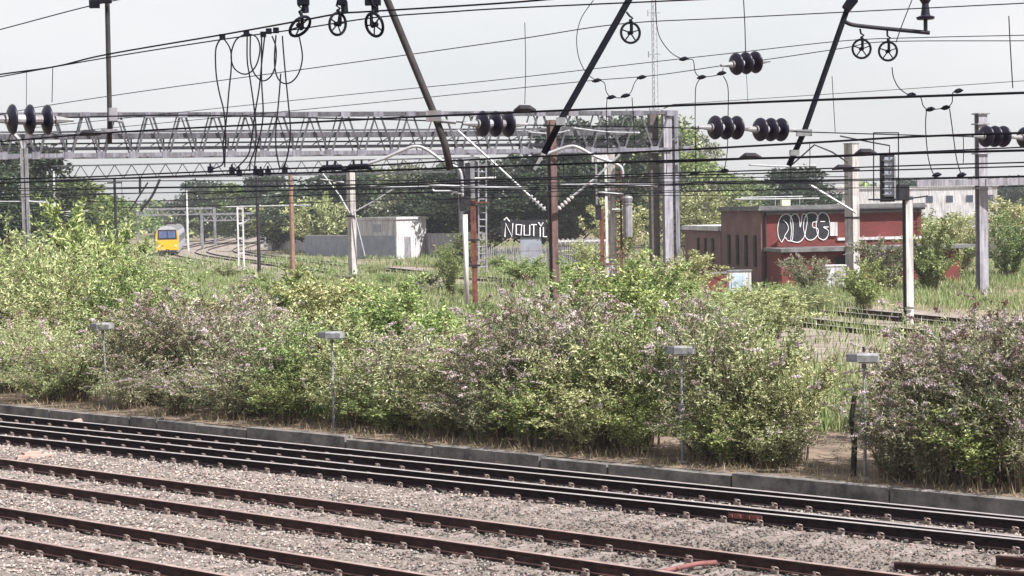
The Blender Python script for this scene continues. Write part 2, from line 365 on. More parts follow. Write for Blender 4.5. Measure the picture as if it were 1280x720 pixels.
# ------------------------------------------------------------------ trackside lamps
def lamp(px, pyh, label, lean=0, first=[None]):
    p = 26.75; D = Dp(px, p); base = foot(px, D, .1)
    if first[0] is None:
        t = thing('trackside_lamp', (0, 0, 0), label, 'trackside lamp', 'low lamps along the kerb')
        b = MB(); b.tube([(0, 0, 0), (0, 0, 2.05)], .024, 10); b.box((0, 0, .02), (.14, .14, .04)); b.build('post', M['lampgrey'], t, smooth=False)
        b = MB(); b.box((0, -.055, 1.0), (.09, .06, .16)); b.tube([(.03, -.03, .05), (.03, -.04, 1.0)], .008, 5); b.build('junction_box', M['tubegrey2'], t)
        b = MB(); b.tube([(0, 0, 1.9), (0, 0, 2.03)], .04, 10); b.build('collar', M['tubegrey2'], t)
        b = MB()
        pr = [(-.12, -.02), (-.12, .09), (-.08, .12), (.08, .12), (.12, .09), (.12, -.02)]
        k = len(pr); vs = [Vector((x, y, 2.03+z)) for x in (-.1, .25) for y, z in pr]
        b.add(vs, [tuple(range(k))[::-1], tuple(range(k, 2*k))]+[(i, (i+1) % k, k+(i+1) % k, k+i) for i in range(k)])
        hd = b.build('lamp_head', M['lampgrey'], t)
        b = MB(); b.box((-.19, 0, 2.075), (.18, .23, .13)); b.build('shaded_end', M['tubegrey2'], hd)  # darker box stands in for the head's shaded left face
        b = MB(); b.box((.07, 0, 1.99), (.28, .17, .018)); b.build('diffuser', M['white'], hd)
        b = MB(); b.tube([(0, 0, 2.18), (0, 0, 2.26)], .022, 8); b.build('sensor', M['dark'], t)
        first[0] = t
    else: t = copy_tree(first[0])
    t['label'] = label; t.location = base; t.rotation_euler = (R(lean), 0, R(-18))
lamp(130, 407, 'leaning grey box lamp post between pale weeds and pink buddleia', 4)
lamp(413, 420, 'grey box lamp post half sunk in green bushes, second along the kerb')
lamp(850, 440, 'grey box lamp post with bright pole, between two leafy bushes', 0)
lamp(1079, 453, 'dark grey box lamp post beside the black wooden stake', 0)
b = MB(); fx = foot(1064, Dp(1064, 26.9), .08)
b.tube([fx, fx+Vector((.03, 0, .6)), fx+Vector((-.02, 0, 1.0)), fx+Vector((.04, .0, 1.42))], [.055, .05, .045, .04], 7)
tag(b.build('stake', M['hollow']), 'black crooked wooden stake beside the lamp post', 'stake')
# ------------------------------------------------------------------ far tracks (to the junction) as a curve
FC = [Vector(v) for v in ((-70, 480, 0), (-59, 372, 0), (-50.5, 285, 0), (-43, 221, 0), (-22, 150, 0), (-4, 98, 0), (7.5, 66, 0), (16, 42, 0), (24, 20, 0))]
def fcurve(off, n=10):
    pts = smooth_px([tuple(v) for v in FC], n); pts = [Vector(p) for p in pts]; out = []
    for i, p in enumerate(pts):
        d = (pts[min(i+1, len(pts)-1)]-pts[max(i-1, 0)]).normalized()
        out.append((p+Vector((-d.y, d.x, 0))*off, d))
    return out
b = MB(); l, r_ = fcurve(-3), fcurve(13)
vs = [v for i in range(len(l)) for v in (l[i][0]+Vector((0, 0, .1)), r_[i][0]+Vector((0, 0, .1)))]
b.add(vs, [(2*i, 2*i+1, 2*i+3, 2*i+2) for i in range(len(l)-1)])
tag(b.build('trackbed', M['path'], origin=(0, 0, 0)), kind='structure')
for off, ymin, ymax, lab in ((0, 165, 999, 'far curving track that the yellow-fronted train runs on'), (4.4, 135, 999, 'far curving track beside the train, empty of trains'), (4.6, 22, 72, 'stretch of rusty track in the gap behind the dark lamp post'), (9.2, 10, 999, 'overgrown track furthest from the train, passing below the signal post')):
    t = thing('railway_track', (0, 0, .1), lab, 'railway track', 'far tracks beyond the bushes')
    for g in (-.75, .75):
        rail_mesh([(p+Vector((0, 0, .28)), d) for p, d in fcurve(off+g) if ymin < p.y < ymax], 'rail', md if off == 0 else [M['rust'], M['railtop']], t)
# ------------------------------------------------------------------ train
def train():
    path = fcurve(0, 30); o0 = Vector((-41.3, 213, .02))
    d = (Vector((-54, 285, 0))-Vector((-43, 221, 0))).normalized()      # towards the rear
    rz = math.atan2(d.y, d.x)-math.pi/2
    t = thing('train', o0, 'electric train with yellow front coming round the far curve', 'train', None, rz)
    WO[t.name] = Vector((0, 0, 0))
    sec = [(-1.36, .55), (-1.4, 1.2), (-1.4, 2.4), (-1.25, 3.1), (-.85, 3.55), (0, 3.72), (.85, 3.55), (1.25, 3.1), (1.4, 2.4), (1.4, 1.2), (1.36, .55)]
    for c in range(3):
        y0 = c*20.6; b = MB(); k = len(sec)
        ys = [(y0+.0, .97 if c == 0 else 1), (y0+.25, 1), (y0+20, 1)]
        vs = [Vector((x*s_, y, z)) for y, s_ in ys for x, z in sec]
        fs = [tuple(range(k)), tuple(range(2*k, 3*k))[::-1]]
        fs += [(i*k+j, i*k+(j+1) % k, (i+1)*k+(j+1) % k, (i+1)*k+j) for i in range(2) for j in range(k)]
        b.add(vs, fs); body = b.build('carriage', M['trainside'], t)
        b = MB(); pr = [(x*1.012, z+.03) for x, z in sec[3:8]]
        vs = [Vector((x, y, z)) for y in (y0+.05, y0+20) for x, z in pr]; kk = len(pr)
        b.add(vs, [(j, j+1, kk+j+1, kk+j) for j in range(kk-1)]); b.build('roof', M['roof'], body)
        for sd in (-1, 1):
            for wv in range(7): b = MB(); b.box((sd*1.41, y0+2.2+wv*2.6, 2.05), (.04, 1.7, .85)); b.build('window', M['glass'], body)
        for sd in (-1, 1):
            for wv in (5.6, 13.4): b = MB(); b.box((sd*1.415, y0+wv, 1.75), (.05, 1.2, 1.9)); b.build('door', M['bluegrey'], body)
        b = MB(); b.box((0, y0+10, .62), (2.3, 18.6, .5))
        for yb in (2.6, 17): 
            b.box((0, y0+yb, .42), (2.3, 2.6, .6))
        b.build('underframe', M['hollow'], body)
        for yb in (1.7, 3.5, 16.1, 17.9):
            b = MB()
            for sd in (-1, 1): b.lathe((sd*.72, y0+yb, .42), (1, 0, 0), [(-.06, .4), (.06, .4)], 14)
            b.build('wheelset', M['dark'], body)
    f = MB(); f.plate([(x*.985, -.06, z) for x, z in ((-1.36, .75), (1.36, .75), (1.4, 1.2), (1.4, 2.0), (-1.4, 2.0), (-1.4, 1.2))], (0, 1, 0), .05); f.build('front_panel', M['yellow'], t)
    f = MB()
    for sd in (-1, 1): f.plate([(sd*x, -.055, z) for x, z in ((1.16, 2.003), (1.38, 2.003), (1.37, 2.45), (1.22, 3.05), (1.1, 3.2))], (0, 1, 0), .045)
    f.build('front_pillar', M['yellow'], t)
    f = MB(); f.plate([(x, -.058, z) for x, z in ((-1.15, 2.003), (1.15, 2.003), (1.08, 3.2), (-1.08, 3.2))], (0, 1, 0), .045); f.build('windscreen_surround', M['hollow'], t)
    for sd in (-.52, .52):
        f = MB(); f.box((sd, -.075, 2.62), (.9, .03, .8)); f.build('windscreen', mat_blue, t)
    for sd in (-1, 1):
        f = MB(); f.lathe((sd*.98, -.06, 1.25), (0, -1, 0), [(0, .13), (.04, .12)], 12); f.build('headlight', M['white'], t)
    f = MB(); f.box((0, -.2, .72), (.35, .4, .28)); f.box((0, -.02, .5), (2.2, .1, .35)); f.build('coupler', M['dark'], t)
    f = MB(); f.tube([(-.6, 24, 3.7), (-.5, 25, 4.3), (-.5, 24, 4.75)], .04, 5); f.tube([(.6, 24, 3.7), (.5, 25, 4.3), (.5, 24, 4.75)], .04, 5); f.tube([(-.8, 24, 4.75), (.8, 24, 4.75)], .04, 5)
    f.box((0, 24, 3.85), (1.6, 2, .18)); f.build('pantograph', M['dark'], t)
mat_blue = mat('blue_glass', (.05, .07, .16), (.09, .12, .24), .12, 1.5, spec=.8)
train()
# ------------------------------------------------------------------ foliage
def leaves(C, D, ln, wd, tint, fold=.25):
    """C centres (n,3), D directions (n,3) of the blade, ln, wd arrays -> diamond leaves, two faces folded"""
    n = len(C); D = D/np.linalg.norm(D, axis=1, keepdims=True)
    r = rng.normal(size=(n, 3)); r[:, 2] *= .5
    S = np.cross(D, r); S /= np.linalg.norm(S, axis=1, keepdims=True)+1e-9
    U = np.cross(S, D)
    ln = np.broadcast_to(ln, n)[:, None]; wd = np.broadcast_to(wd, n)[:, None]
    a = C; m1 = C+D*ln*.45+S*wd*.5+U*wd*fold; m2 = C+D*ln*.45-S*wd*.5+U*wd*fold; t = C+D*ln-U*wd*.2
    V = np.stack([a, m1, t, m2], 1).reshape(-1, 3)
    Fq = np.arange(4*n).reshape(n, 4)
    return V, Fq, np.repeat(tint, 4, 0)
TSC = np.array([1.52, 1.56, 1.55])
def tints(n, cols, var=.25):
    cols = np.array(cols); i = rng.integers(0, len(cols), n); j = rng.integers(0, len(cols), n); t = rng.random((n, 1))
    c = cols[i]*(1-t)+cols[j]*t
    return c*(1+rng.uniform(-var, var, (n, 1)))*TSC
GREENS = {'budd': [(.10, .12, .06), (.19, .20, .115), (.06, .08, .04), (.34, .33, .23), (.20, .16, .10)],
          'green': [(.09, .13, .04), (.16, .20, .065), (.05, .08, .025), (.27, .30, .13)],
          'yell': [(.14, .155, .06), (.25, .26, .12), (.08, .095, .035), (.38, .37, .22)],
          'weed': [(.14, .185, .07), (.23, .265, .125), (.09, .125, .045), (.30, .30, .18)],
          'dark': [(.028, .043, .024), (.048, .064, .036), (.018, .029, .017), (.072, .085, .05)]}
FLOWER = [(.38, .31, .315), (.50, .43, .44), (.25, .185, .175), (.16, .11, .085), (.42, .34, .36)]
def stems_path(h, spread, n):
    """arching stems from a crown of roots; returns list of (k,3) polylines in a unit-ish bush"""
    out = []
    for i in range(n):
        a = rng.uniform(0, 6.283); rad = spread*math.sqrt(rng.random()); hh = h*rng.uniform(.55, 1)*(1-.28*(rad/spread)**2)
        b0 = rng.uniform(0, .22)*spread
        k = 7; t = np.linspace(0, 1, k)
        rr = b0+(rad-b0)*t**1.5; z = hh*np.sin(t*1.45)/math.sin(1.45)
        aa = a+.35*rng.normal()*t
        out.append(np.stack([np.cos(aa)*rr+.05*rng.normal(size=k)*t, np.sin(aa)*rr+.05*rng.normal(size=k)*t, z], 1))
    return out
def shrub_proto(name, h, spread, nst, shoots, lps, ln, wd, pal, flowers=0, tuft=0, droop=.2):
    root = thing(name, (0, 0, 0), 'x', 'bush')
    st = stems_path(h, spread, nst); b = MB(); C = []; Dd = []; tips = []; sub = []
    for s in st:
        b.tube([tuple(x) for x in s], list(np.linspace(.016, .005, len(s))), 4)
        for _ in range(shoots):
            u = rng.uniform(.12, 1)*(len(s)-1); i = min(int(u), len(s)-2); p0 = s[i]+(s[i+1]-s[i])*(u-i)
            d = (s[i+1]-s[i]); d /= np.linalg.norm(d); d = d*.7+rng.normal(size=3)*.6+np.array([0, 0, .35]); d /= np.linalg.norm(d)
            L_ = rng.uniform(.25, .65)*h*.22+.12; p1 = p0+d*L_+np.array([0, 0, -droop*L_*.5])
            sub.append((p0, p1)); tips.append((p1, d))
        tips.append((s[-1], s[-1]-s[-2]))
        sub.append((s[3], s[-1])); sub.append((s[1], s[3]))
    k = lps
    for p0, p1 in sub:
        t = rng.random(k)[:, None]; d = p1-p0; L_ = np.linalg.norm(d)+1e-6
        C.append(p0+d*t+rng.normal(size=(k, 3))*.03); Dd.append(d/L_*.5+rng.normal(size=(k, 3))*.6+np.array([0, 0, .0]))
    C = np.concatenate(C); Dd = np.concatenate(Dd); n = len(C); C[:, 2] = np.maximum(C[:, 2], .03)
    V, Fq, T = leaves(C, Dd, ln*rng.uniform(.6, 1.3, n), wd*rng.uniform(.7, 1.25, n), tints(n, GREENS[pal]))
    b.build('stems', M['stem'], root)
    npmesh('foliage', V, Fq, M['leaf'], T, root)
    if flowers:
        C = []; Dd = []; Ts = []
        tips = [t for t in tips if t[0][2] > h*.5]; rng.shuffle(tips) if False else random.shuffle(tips)
        for p, d in tips[:flowers]:
            d = np.asarray(d); d = d/np.linalg.norm(d); k = 34; t = rng.random(k)[:, None]; L_ = rng.uniform(.18, .4)
            dd = d*.8+np.array([rng.normal()*.4, rng.normal()*.4, .1]); dd /= np.linalg.norm(dd)
            C.append(p+dd*t*L_+np.array([0, 0, -.25])*L_*(t**2)+rng.normal(size=(k, 3))*.013*(1.2-t)); Dd.append(rng.normal(size=(k, 3)))
            Ts.append(np.repeat(tints(1, FLOWER, .2)/TSC, k, 0)*(1+rng.uniform(-.15, .15, (k, 1))))
        C = np.concatenate(C); n = len(C)
        V, Fq, T = leaves(C, np.concatenate(Dd), np.full(n, .05), np.full(n, .034), np.concatenate(Ts))
        npmesh('flower_spikes', V, Fq, M['flower'], T, root)
    return root
def tree_proto(h, spread, ncl, lpc, ln, pal, trunk_r=.2, low=.15):
    root = thing('tree', (0, 0, 0), 'x', 'tree'); b = MB()
    b.tube([(0, 0, -.1), (.05*h*.1, 0, h*.3), (0, .03*h*.2, h*.6), (0, 0, h*.85)], [trunk_r, trunk_r*.75, trunk_r*.45, trunk_r*.12], 8)
    C = []; Dd = []; T = []
    for i in range(ncl):
        z = h*(low+(1-low)*rng.random()**.85); f = (z/h-low)/(1-low)
        rad = spread*math.sqrt(max(0, 1-(2*f-.85)**2/1.5))*(.35+.65*rng.random())*(.8+.4*rng.random())
        a = rng.uniform(0, 6.283); c = np.array([math.cos(a)*rad, math.sin(a)*rad, z])
        b.tube([(0, 0, max(.25*h*low, z-rad*.6-.3)), tuple(c*np.array([.5, .5, 1])-np.array([0, 0, .12*rad])), tuple(c)], [trunk_r*.3, trunk_r*.18, .02], 4)
        k = int(lpc*rng.uniform(.6, 1.4)); sz = rng.uniform(.45, 1)*spread*.34
        d = rng.normal(size=(k, 3)); d /= np.linalg.norm(d, axis=1, keepdims=True)
        C.append(c+d*(rng.random((k, 1))**.5)*sz*np.array([1.15, 1.15, .75])); Dd.append(d+rng.normal(size=(k, 3))*.7)
        T.append(tints(k, GREENS[pal], .2)*rng.uniform(.55, .95)*np.array([.97, 1, 1.05]))
    C = np.concatenate(C); n = len(C); C[:, 2] = np.maximum(C[:, 2], .05)
    V, Fq, T = leaves(C, np.concatenate(Dd), ln*rng.uniform(.6, 1.4, n), ln*.55*rng.uniform(.7, 1.3, n), np.concatenate(T))
    tr = b.build('trunk', M['bark'], root); npmesh('crown', V, Fq, M['leaf'], T, root)
    return root
PROTO = {
 'budd1': (shrub_proto('buddleia_bush', 3.0, 1.55, 44, 8, 16, .105, .032, 'budd', 60, 260), 3.0, 1.55),
 'budd2': (shrub_proto('buddleia_bush', 3.0, 1.7, 50, 8, 15, .11, .034, 'budd', 170, 200), 3.0, 1.7),
 'green1': (shrub_proto('green_shrub', 3.0, 1.4, 44, 8, 16, .085, .045, 'green', 0, 220), 3.0, 1.4),
 'yell1': (shrub_proto('yellow_green_shrub', 3.0, 1.5, 46, 8, 16, .09, .04, 'yell', 26, 260), 3.0, 1.5),
 'weed1': (shrub_proto('tall_weeds', 2.0, 1.5, 95, 5, 13, .09, .022, 'weed', 30, 700), 2.0, 1.5),
 'sap1': (shrub_proto('sapling', 3.4, .95, 22, 10, 22, .08, .05, 'green', 0, 60), 3.4, .95),
 'far1': (shrub_proto('shrub', 3.0, 1.7, 34, 9, 18, .13, .065, 'green', 0, 200), 3.0, 1.7),
 'far2': (shrub_proto('shrub', 3.0, 1.7, 34, 9, 18, .13, .06, 'yell', 0, 300), 3.0, 1.7),
 'far3': (shrub_proto('buddleia_bush', 3.0, 1.7, 32, 8, 15, .16, .06, 'budd', 60, 100), 3.0, 1.7),
 'far4': (shrub_proto('tall_weeds', 3.0, 1.8, 80, 7, 14, .13, .036, 'weed', 0, 300), 3.0, 1.8),
}
USED = set()
def bush(kind, loc, h, wdt, label, group):
    pr, h0, s0 = PROTO[kind]
    o = pr if kind not in USED else copy_tree(pr); USED.add(kind)
    o.location = loc; o.rotation_euler = (0, 0, random.uniform(0, 6.28)); o.scale = (wdt/s0/2, wdt/s0/2, h/h0)
    o['label'] = label; o['group'] = group; return o
FG = 'bushes along the kerb'
for px, p, h, wd, k, lab in [
 (-70, 29.8, 2.0, 3.6, 'weed1', 'pale weeds at the far end of the kerb, cut by the photo edge'),
 (20, 29.2, 1.9, 3.4, 'weed1', 'pale yellow-green weeds behind the first stretch of kerb'),
 (88, 28.6, 2.0, 3.0, 'weed1', 'pale feathery weeds beside the leaning lamp post'),
 (60, 31.5, 2.4, 3.4, 'yell1', 'yellowish bush rising behind the pale weeds'),
 (182, 29.0, 2.45, 3.2, 'budd1', 'buddleia with pinkish spikes beside the leaning lamp post'),
 (248, 29.6, 2.8, 3.2, 'budd2', 'broad pink-flowered buddleia, tallest between the first two lamps'),
 (318, 28.9, 2.35, 3.0, 'budd1', 'dull green buddleia with few flowers, midway between first two lamps'),
 (372, 29.2, 2.3, 2.6, 'green1', 'dense green bush just before the second lamp post'),
 (445, 29.0, 2.2, 2.8, 'yell1', 'yellow-green bush just past the second lamp post'),
 (505, 28.6, 2.1, 2.6, 'budd1', 'low buddleia under the bright green sapling'),
 (560, 28.9, 1.85, 2.8, 'yell1', 'yellowish bush between the sapling and the flowering buddleia'),
 (622, 28.9, 2.25, 2.8, 'budd2', 'buddleia with drooping pink spikes, near the rusty mast foot'),
 (690, 29.3, 3.05, 3.0, 'budd2', 'tallest pink-flowered buddleia, in front of the brown steel column'),
 (752, 28.8, 2.5, 2.6, 'yell1', 'yellow-green bush left of the lamp with the bright pole'),
 (806, 29.3, 2.7, 2.6, 'green1', 'green bush wrapping the lamp with the bright pole'),
 (880, 28.8, 2.7, 2.6, 'budd1', 'buddleia just right of the lamp with the bright pole'),
 (938, 28.6, 2.75, 2.6, 'yell1', 'tall yellow-green bush above the pale stems by the kerb'),
 (990, 28.8, 2.15, 2.2, 'yell1', 'yellow-green bush beside the gap with the black stake'),
 (1135, 28.6, 2.15, 2.2, 'budd1', 'buddleia just past the dark lamp post beside the gap'),
 (1185, 29.2, 2.65, 2.6, 'budd2', 'pink-tipped buddleia below the lilac steel mast'),
 (1250, 28.8, 2.75, 2.8, 'budd2', 'shaded buddleia at the near end of the kerb'),
 (1320, 28.6, 2.9, 3.0, 'budd1', 'large bush cut by the photo edge nearest the camera'),
]: bush(k, foot(px, Dp(px, p-.95), .09), h*1.1, wd*1.2, lab, FG)
UG = 'low undergrowth along the kerb'
for px, p, h, wd, k, lab in [
 (-40, 26.9, 1.0, 2.4, 'weed1', 'low pale undergrowth at the far kerb end'),
 (50, 26.95, 1.1, 2.4, 'weed1', 'low pale undergrowth above the broken kerb stretch'),
 (160, 27.1, 1.2, 2.0, 'budd1', 'low leafy undergrowth at the foot of the leaning lamp'),
 (222, 27.0, 1.25, 2.4, 'budd2', 'low leafy growth under the first broad buddleia'),
 (290, 27.0, 1.3, 2.4, 'budd1', 'low dark growth on the kerb under the dull green buddleia'),
 (352, 27.0, 1.3, 2.2, 'green1', 'low green growth on the kerb before the second lamp'),
 (437, 27.3, 1.5, 2.0, 'yell1', 'low yellowish growth at the second lamp foot'),
 (482, 27.1, 1.1, 2.0, 'green1', 'low green growth under the low buddleia'),
 (545, 27.1, 1.2, 2.2, 'yell1', 'low yellow growth midway along the kerb'),
 (600, 27.0, 1.4, 2.2, 'budd1', 'low growth under the drooping pink spikes'),
 (660, 27.0, 1.5, 2.2, 'green1', 'dark low growth under the tallest buddleia'),
 (722, 27.0, 1.45, 2.2, 'yell1', 'low yellow-green growth left of the bright lamp pole'),
 (790, 27.1, 1.3, 1.9, 'green1', 'low green growth close against the bright lamp pole'),
 (875, 27.1, 1.2, 1.8, 'budd1', 'low shaded growth right of the bright lamp pole'),
 (912, 26.95, 1.2, 1.9, 'green1', 'low green growth before the pale stems by the kerb'),
 (952, 27.0, 1.1, 1.8, 'yell1', 'low yellowish growth at the tall yellow-green bush foot'),
 (985, 27.3, .9, 1.3, 'budd1', 'small low growth left of the gap with the stake'),
 (1112, 27.0, 1.2, 1.7, 'budd1', 'low dark growth past the dark lamp post'),
 (1165, 26.95, 1.6, 2.2, 'budd2', 'dark low growth under the pink-tipped buddleia'),
 (1225, 26.95, 1.6, 2.2, 'green1', 'dark green low growth near the kerb end'),
 (1285, 26.95, 1.7, 2.2, 'budd1', 'dark low growth at the nearest kerb end'),
]: bush(k, foot(px, Dp(px, p+.1), .09), h*1.05, wd*1.15, lab, UG)
for px, p, h, wd, k, lab in [
 (130, 32.0, 2.5, 3.6, 'green1', 'green bush set back between the weeds and first buddleia'),
 (285, 32.4, 2.8, 3.6, 'budd2', 'buddleia set back behind the dull green one'),
 (400, 32.0, 2.5, 3.6, 'yell1', 'yellow-green bush set back behind the second lamp'),
 (480, 31.5, 2.3, 3.4, 'green1', 'green bush set back below the smaller sapling'),
 (590, 31.8, 1.8, 3.4, 'yell1', 'yellow-green bush set back near the red rusty mast foot'),
 (655, 31.8, 2.8, 3.4, 'green1', 'green bush set back beside the tallest buddleia'),
 (730, 31.6, 2.8, 3.4, 'budd2', 'buddleia set back right of the tallest one'),
 (845, 31.6, 2.7, 3.2, 'budd1', 'buddleia set back behind the bright lamp pole'),
 (915, 31.6, 2.6, 3.0, 'green1', 'green bush set back behind the tall yellow-green one'),
 (1165, 31.6, 2.3, 3.0, 'yell1', 'yellow-green bush set back below the signal post'),
 (1225, 31.8, 2.5, 3.2, 'budd1', 'buddleia set back below the lilac steel mast'),
]: bush(k, foot(px, Dp(px, p), .09), h, wd, lab, 'bushes set back from the kerb')
SC = 'scattered weed clumps'
for i in range(46):
    D = 44*(150/44)**random.random(); px = random.uniform(230, 1010) if D > 60 else random.uniform(250, 960)
    k = random.choice(['far4', 'far1', 'far2', 'far4', 'far3']); x = (px-640)/F*D
    if 930 < px < 1180 and D < 75: continue
    bush(k, foot(px, D, .08), random.uniform(.6, 1.3), random.uniform(1.6, 3.4), 'small weed clump scattered in the rough grass among the far tracks', SC)
MG = 'shrubs behind the kerbside bushes'
for px, D, h, wd, k, lab in [
 (-15, 66, 4.6, 6, 'far4', 'tall pale green thicket at the photo edge under the lattice beam'),
 (60, 62, 4.1, 5, 'far4', 'pale green thicket beside the slim white mast'),
 (100, 68, 4.9, 5, 'far1', 'tall green thicket with pale top behind the weeds'),
 (150, 78, 4.0, 5, 'far4', 'pale thicket in front of the black pole'),
 (165, 52, 3.5, 3.8, 'green1', 'leafy dark green bush just below the yellow train front'),
 (195, 50, 2.7, 3.0, 'green1', 'small dark green bush right of the leafy one below the train'),
 (300, 60, 2.0, 5, 'far2', 'low yellowish shrub below the curving rails'),
 (262, 72, 1.7, 5, 'far4', 'low pale weeds beside the train track'),
 (370, 58, 2.7, 4, 'far1', 'green shrub in front of the wooden pole'),
 (420, 56, 2.6, 4, 'far2', 'yellowish shrub at the foot of the concrete mast'),
 (500, 43, 3.2, 2.3, 'sap1', 'bright green sapling standing clear above the bushes'),
 (468, 45, 2.8, 2.2, 'sap1', 'smaller green sapling left of the bright one'),
 (548, 50, 1.5, 3.5, 'far1', 'green shrub left of the red rusty mast'),
 (565, 95, 3.0, 1.8, 'sap1', 'narrow dark conical bush before the light grey wall'),
 (620, 60, 1.1, 4, 'far4', 'pale weeds at the foot of the red rusty mast'),
 (790, 46, 3.6, 2.6, 'sap1', 'tall bright green sapling in front of the ladder mast'),
 (822, 58, 2.6, 4, 'far1', 'green shrub before the foot of the lattice gantry leg'),
 (858, 80, 2.5, 4, 'far2', 'yellowish shrub beside the low brick wing'),
 (735, 62, 2.6, 4, 'far1', 'green shrub under the grey cylinder'),
 (910, 68, 1.7, 5, 'far4', 'pale weeds in front of the slotted brick wall'),
 (958, 62, 1.7, 4, 'far2', 'yellow-green shrub at the corner of the brick building'),
 (880, 55, 1.9, 4, 'far4', 'pale feathery weeds below the white and blue board'),
 (1008, 90, 2.0, 3.0, 'far3', 'buddleia against the annex wall under the painted letters'),
 (1014, 76, 1.3, 2.4, 'far4', 'low weeds beside the white cabinet'),
 (1083, 78, 2.0, 2.6, 'far1', 'rounded dark green bush before the pale concrete mast'),
 (1105, 92, 2.7, 3.4, 'far3', 'pinkish buddleia between concrete mast and signal post'),
 (1165, 92, 3.2, 3.6, 'far1', 'green bush just past the signal post'),
 (1200, 110, 3.4, 3.6, 'far2', 'yellowish bush beyond the annex end'),
 (1262, 105, 3.6, 3.8, 'far1', 'green bush under the wall painting'),
 (1180, 150, 3.4, 9, 'far2', 'pale scrub between annex and white building'),
 (1150, 170, 3.6, 9, 'far1', 'low scrub in front of the white building'),
 (1268, 170, 4.6, 9, 'far2', 'scrub at the photo edge above the painted wall'),
 (585, 150, 2.6, 5, 'far1', 'scrub at the end of the light grey wall'),
 (735, 128, 2.2, 4, 'far2', 'bushy weeds in front of the palisade fence'),
 (660, 112, 1.6, 4, 'far1', 'low dark green clump in the grass before the fence'),
 (400, 205, 6.5, 9, 'far2', 'pale green scrub behind the grey cabin'),
 (350, 230, 6, 9, 'far2', 'pale green scrub between the wooden pole and the dark trees'),
 (775, 150, 5, 6, 'far2', 'sunlit scrub behind the grey cylinder'),
 (870, 160, 6, 9, 'far2', 'pale green scrub behind the low brick wing'),
]: bush(k, foot(px, D, .08), h*1.1, wd*1.15, lab, MG)
for k, (o, _, _) in PROTO.items():
    if k not in USED: print('UNUSED', k)
TP = {'dark': tree_proto(12, 4.2, 90, 95, .42, 'dark', .28), 'mid': tree_proto(12, 4.4, 85, 85, .42, 'green', .25), 'pale': tree_proto(12, 4.0, 70, 80, .42, 'budd', .22)}
TU = set()
for px, D, h, wd, k, lab in [
 (-20, 140, 9.5, 10, 'dark', 'dark tree at the photo edge behind the lattice beam'),
 (38, 150, 9.3, 9, 'dark', 'dark tree behind the slim white mast'),
 (78, 165, 7.2, 10, 'mid', 'mid green tree behind the hanging white droppers'),
 (125, 190, 6, 9, 'mid', 'green tree behind the black pole'),
 (385, 230, 7, 12, 'dark', 'dark tree beside the wooden pole'),
 (425, 215, 8.4, 13, 'dark', 'dark tree behind the concrete mast'),
 (478, 220, 8.6, 11, 'mid', 'green tree above the grey cabin'),
 (518, 200, 8.6, 9, 'pale', 'greyish thin tree with pale leaves beside the dark wood'),
 (555, 190, 8.2, 12, 'dark', 'tall dark tree left of the red rusty mast'),
 (610, 185, 8.2, 12, 'dark', 'tall dark tree behind the access ladder'),
 (662, 190, 9, 12, 'dark', 'tall dark tree left of the brown steel column'),
 (720, 188, 11.6, 12, 'dark', 'tall dark tree right of the brown steel column'),
 (775, 190, 12.3, 11, 'dark', 'tall dark tree behind the grey cylinder'),
 (820, 205, 12.8, 12, 'mid', 'tall green tree behind the lattice gantry leg'),
 (868, 215, 11.8, 8, 'pale', 'pale green tree right of the lattice gantry leg'),
 (900, 240, 7.6, 11, 'mid', 'rounded green tree above the low brick wing'),
 (945, 260, 7.2, 10, 'mid', 'lower green tree above the slotted brick wall'),
 (1000, 220, 7.8, 11, 'dark', 'dark rounded tree behind the roof rail'),
 (1130, 330, 7.6, 10, 'dark', 'dark tree behind the signal head'),
 (1180, 350, 6, 11, 'mid', 'green tree over the white building roof'),
 (1240, 330, 7.6, 14, 'dark', 'dark tree behind the lilac steel mast'),
 (1285, 330, 7.6, 14, 'dark', 'dark tree at the photo edge over the lilac boom'),
 (255, 330, 9.5, 13, 'dark', 'hazy dark tree beyond the train roof'),
 (300, 300, 8.5, 11, 'mid', 'hazy tree behind the white lattice post'),
 (335, 290, 9.5, 11, 'dark', 'hazy dark tree behind the black pole near the curving rails'),
]:
    pr = TP[k]; o = pr if k not in TU else copy_tree(pr); TU.add(k)
    o.location = foot(px, D, .05); o.rotation_euler = (0, 0, random.uniform(0, 6.28)); o.scale = (wd/8.0, wd/8.0, h*1.13/12); o['label'] = lab; o['group'] = 'trees beyond the railway'
# far wood: one mass
n = 26000; D = rng.uniform(360, 520, n); u = rng.uniform(-760, 760, n); zt = 7+2.5*np.sin(u*.021)+1.8*np.sin(u*.057+1)
C = np.stack([u/F*D, D, zt*rng.random(n)**.6], 1)
V, Fq, T = leaves(C, rng.normal(size=(n, 3)), np.full(n, 1.5), np.full(n, 1.0), tints(n, GREENS['dark']+GREENS['green'], .2))
tag(npmesh('distant_woodland', V, Fq, M['leaf'], T), 'far-off belt of trees along the horizon', 'woodland', kind='stuff')
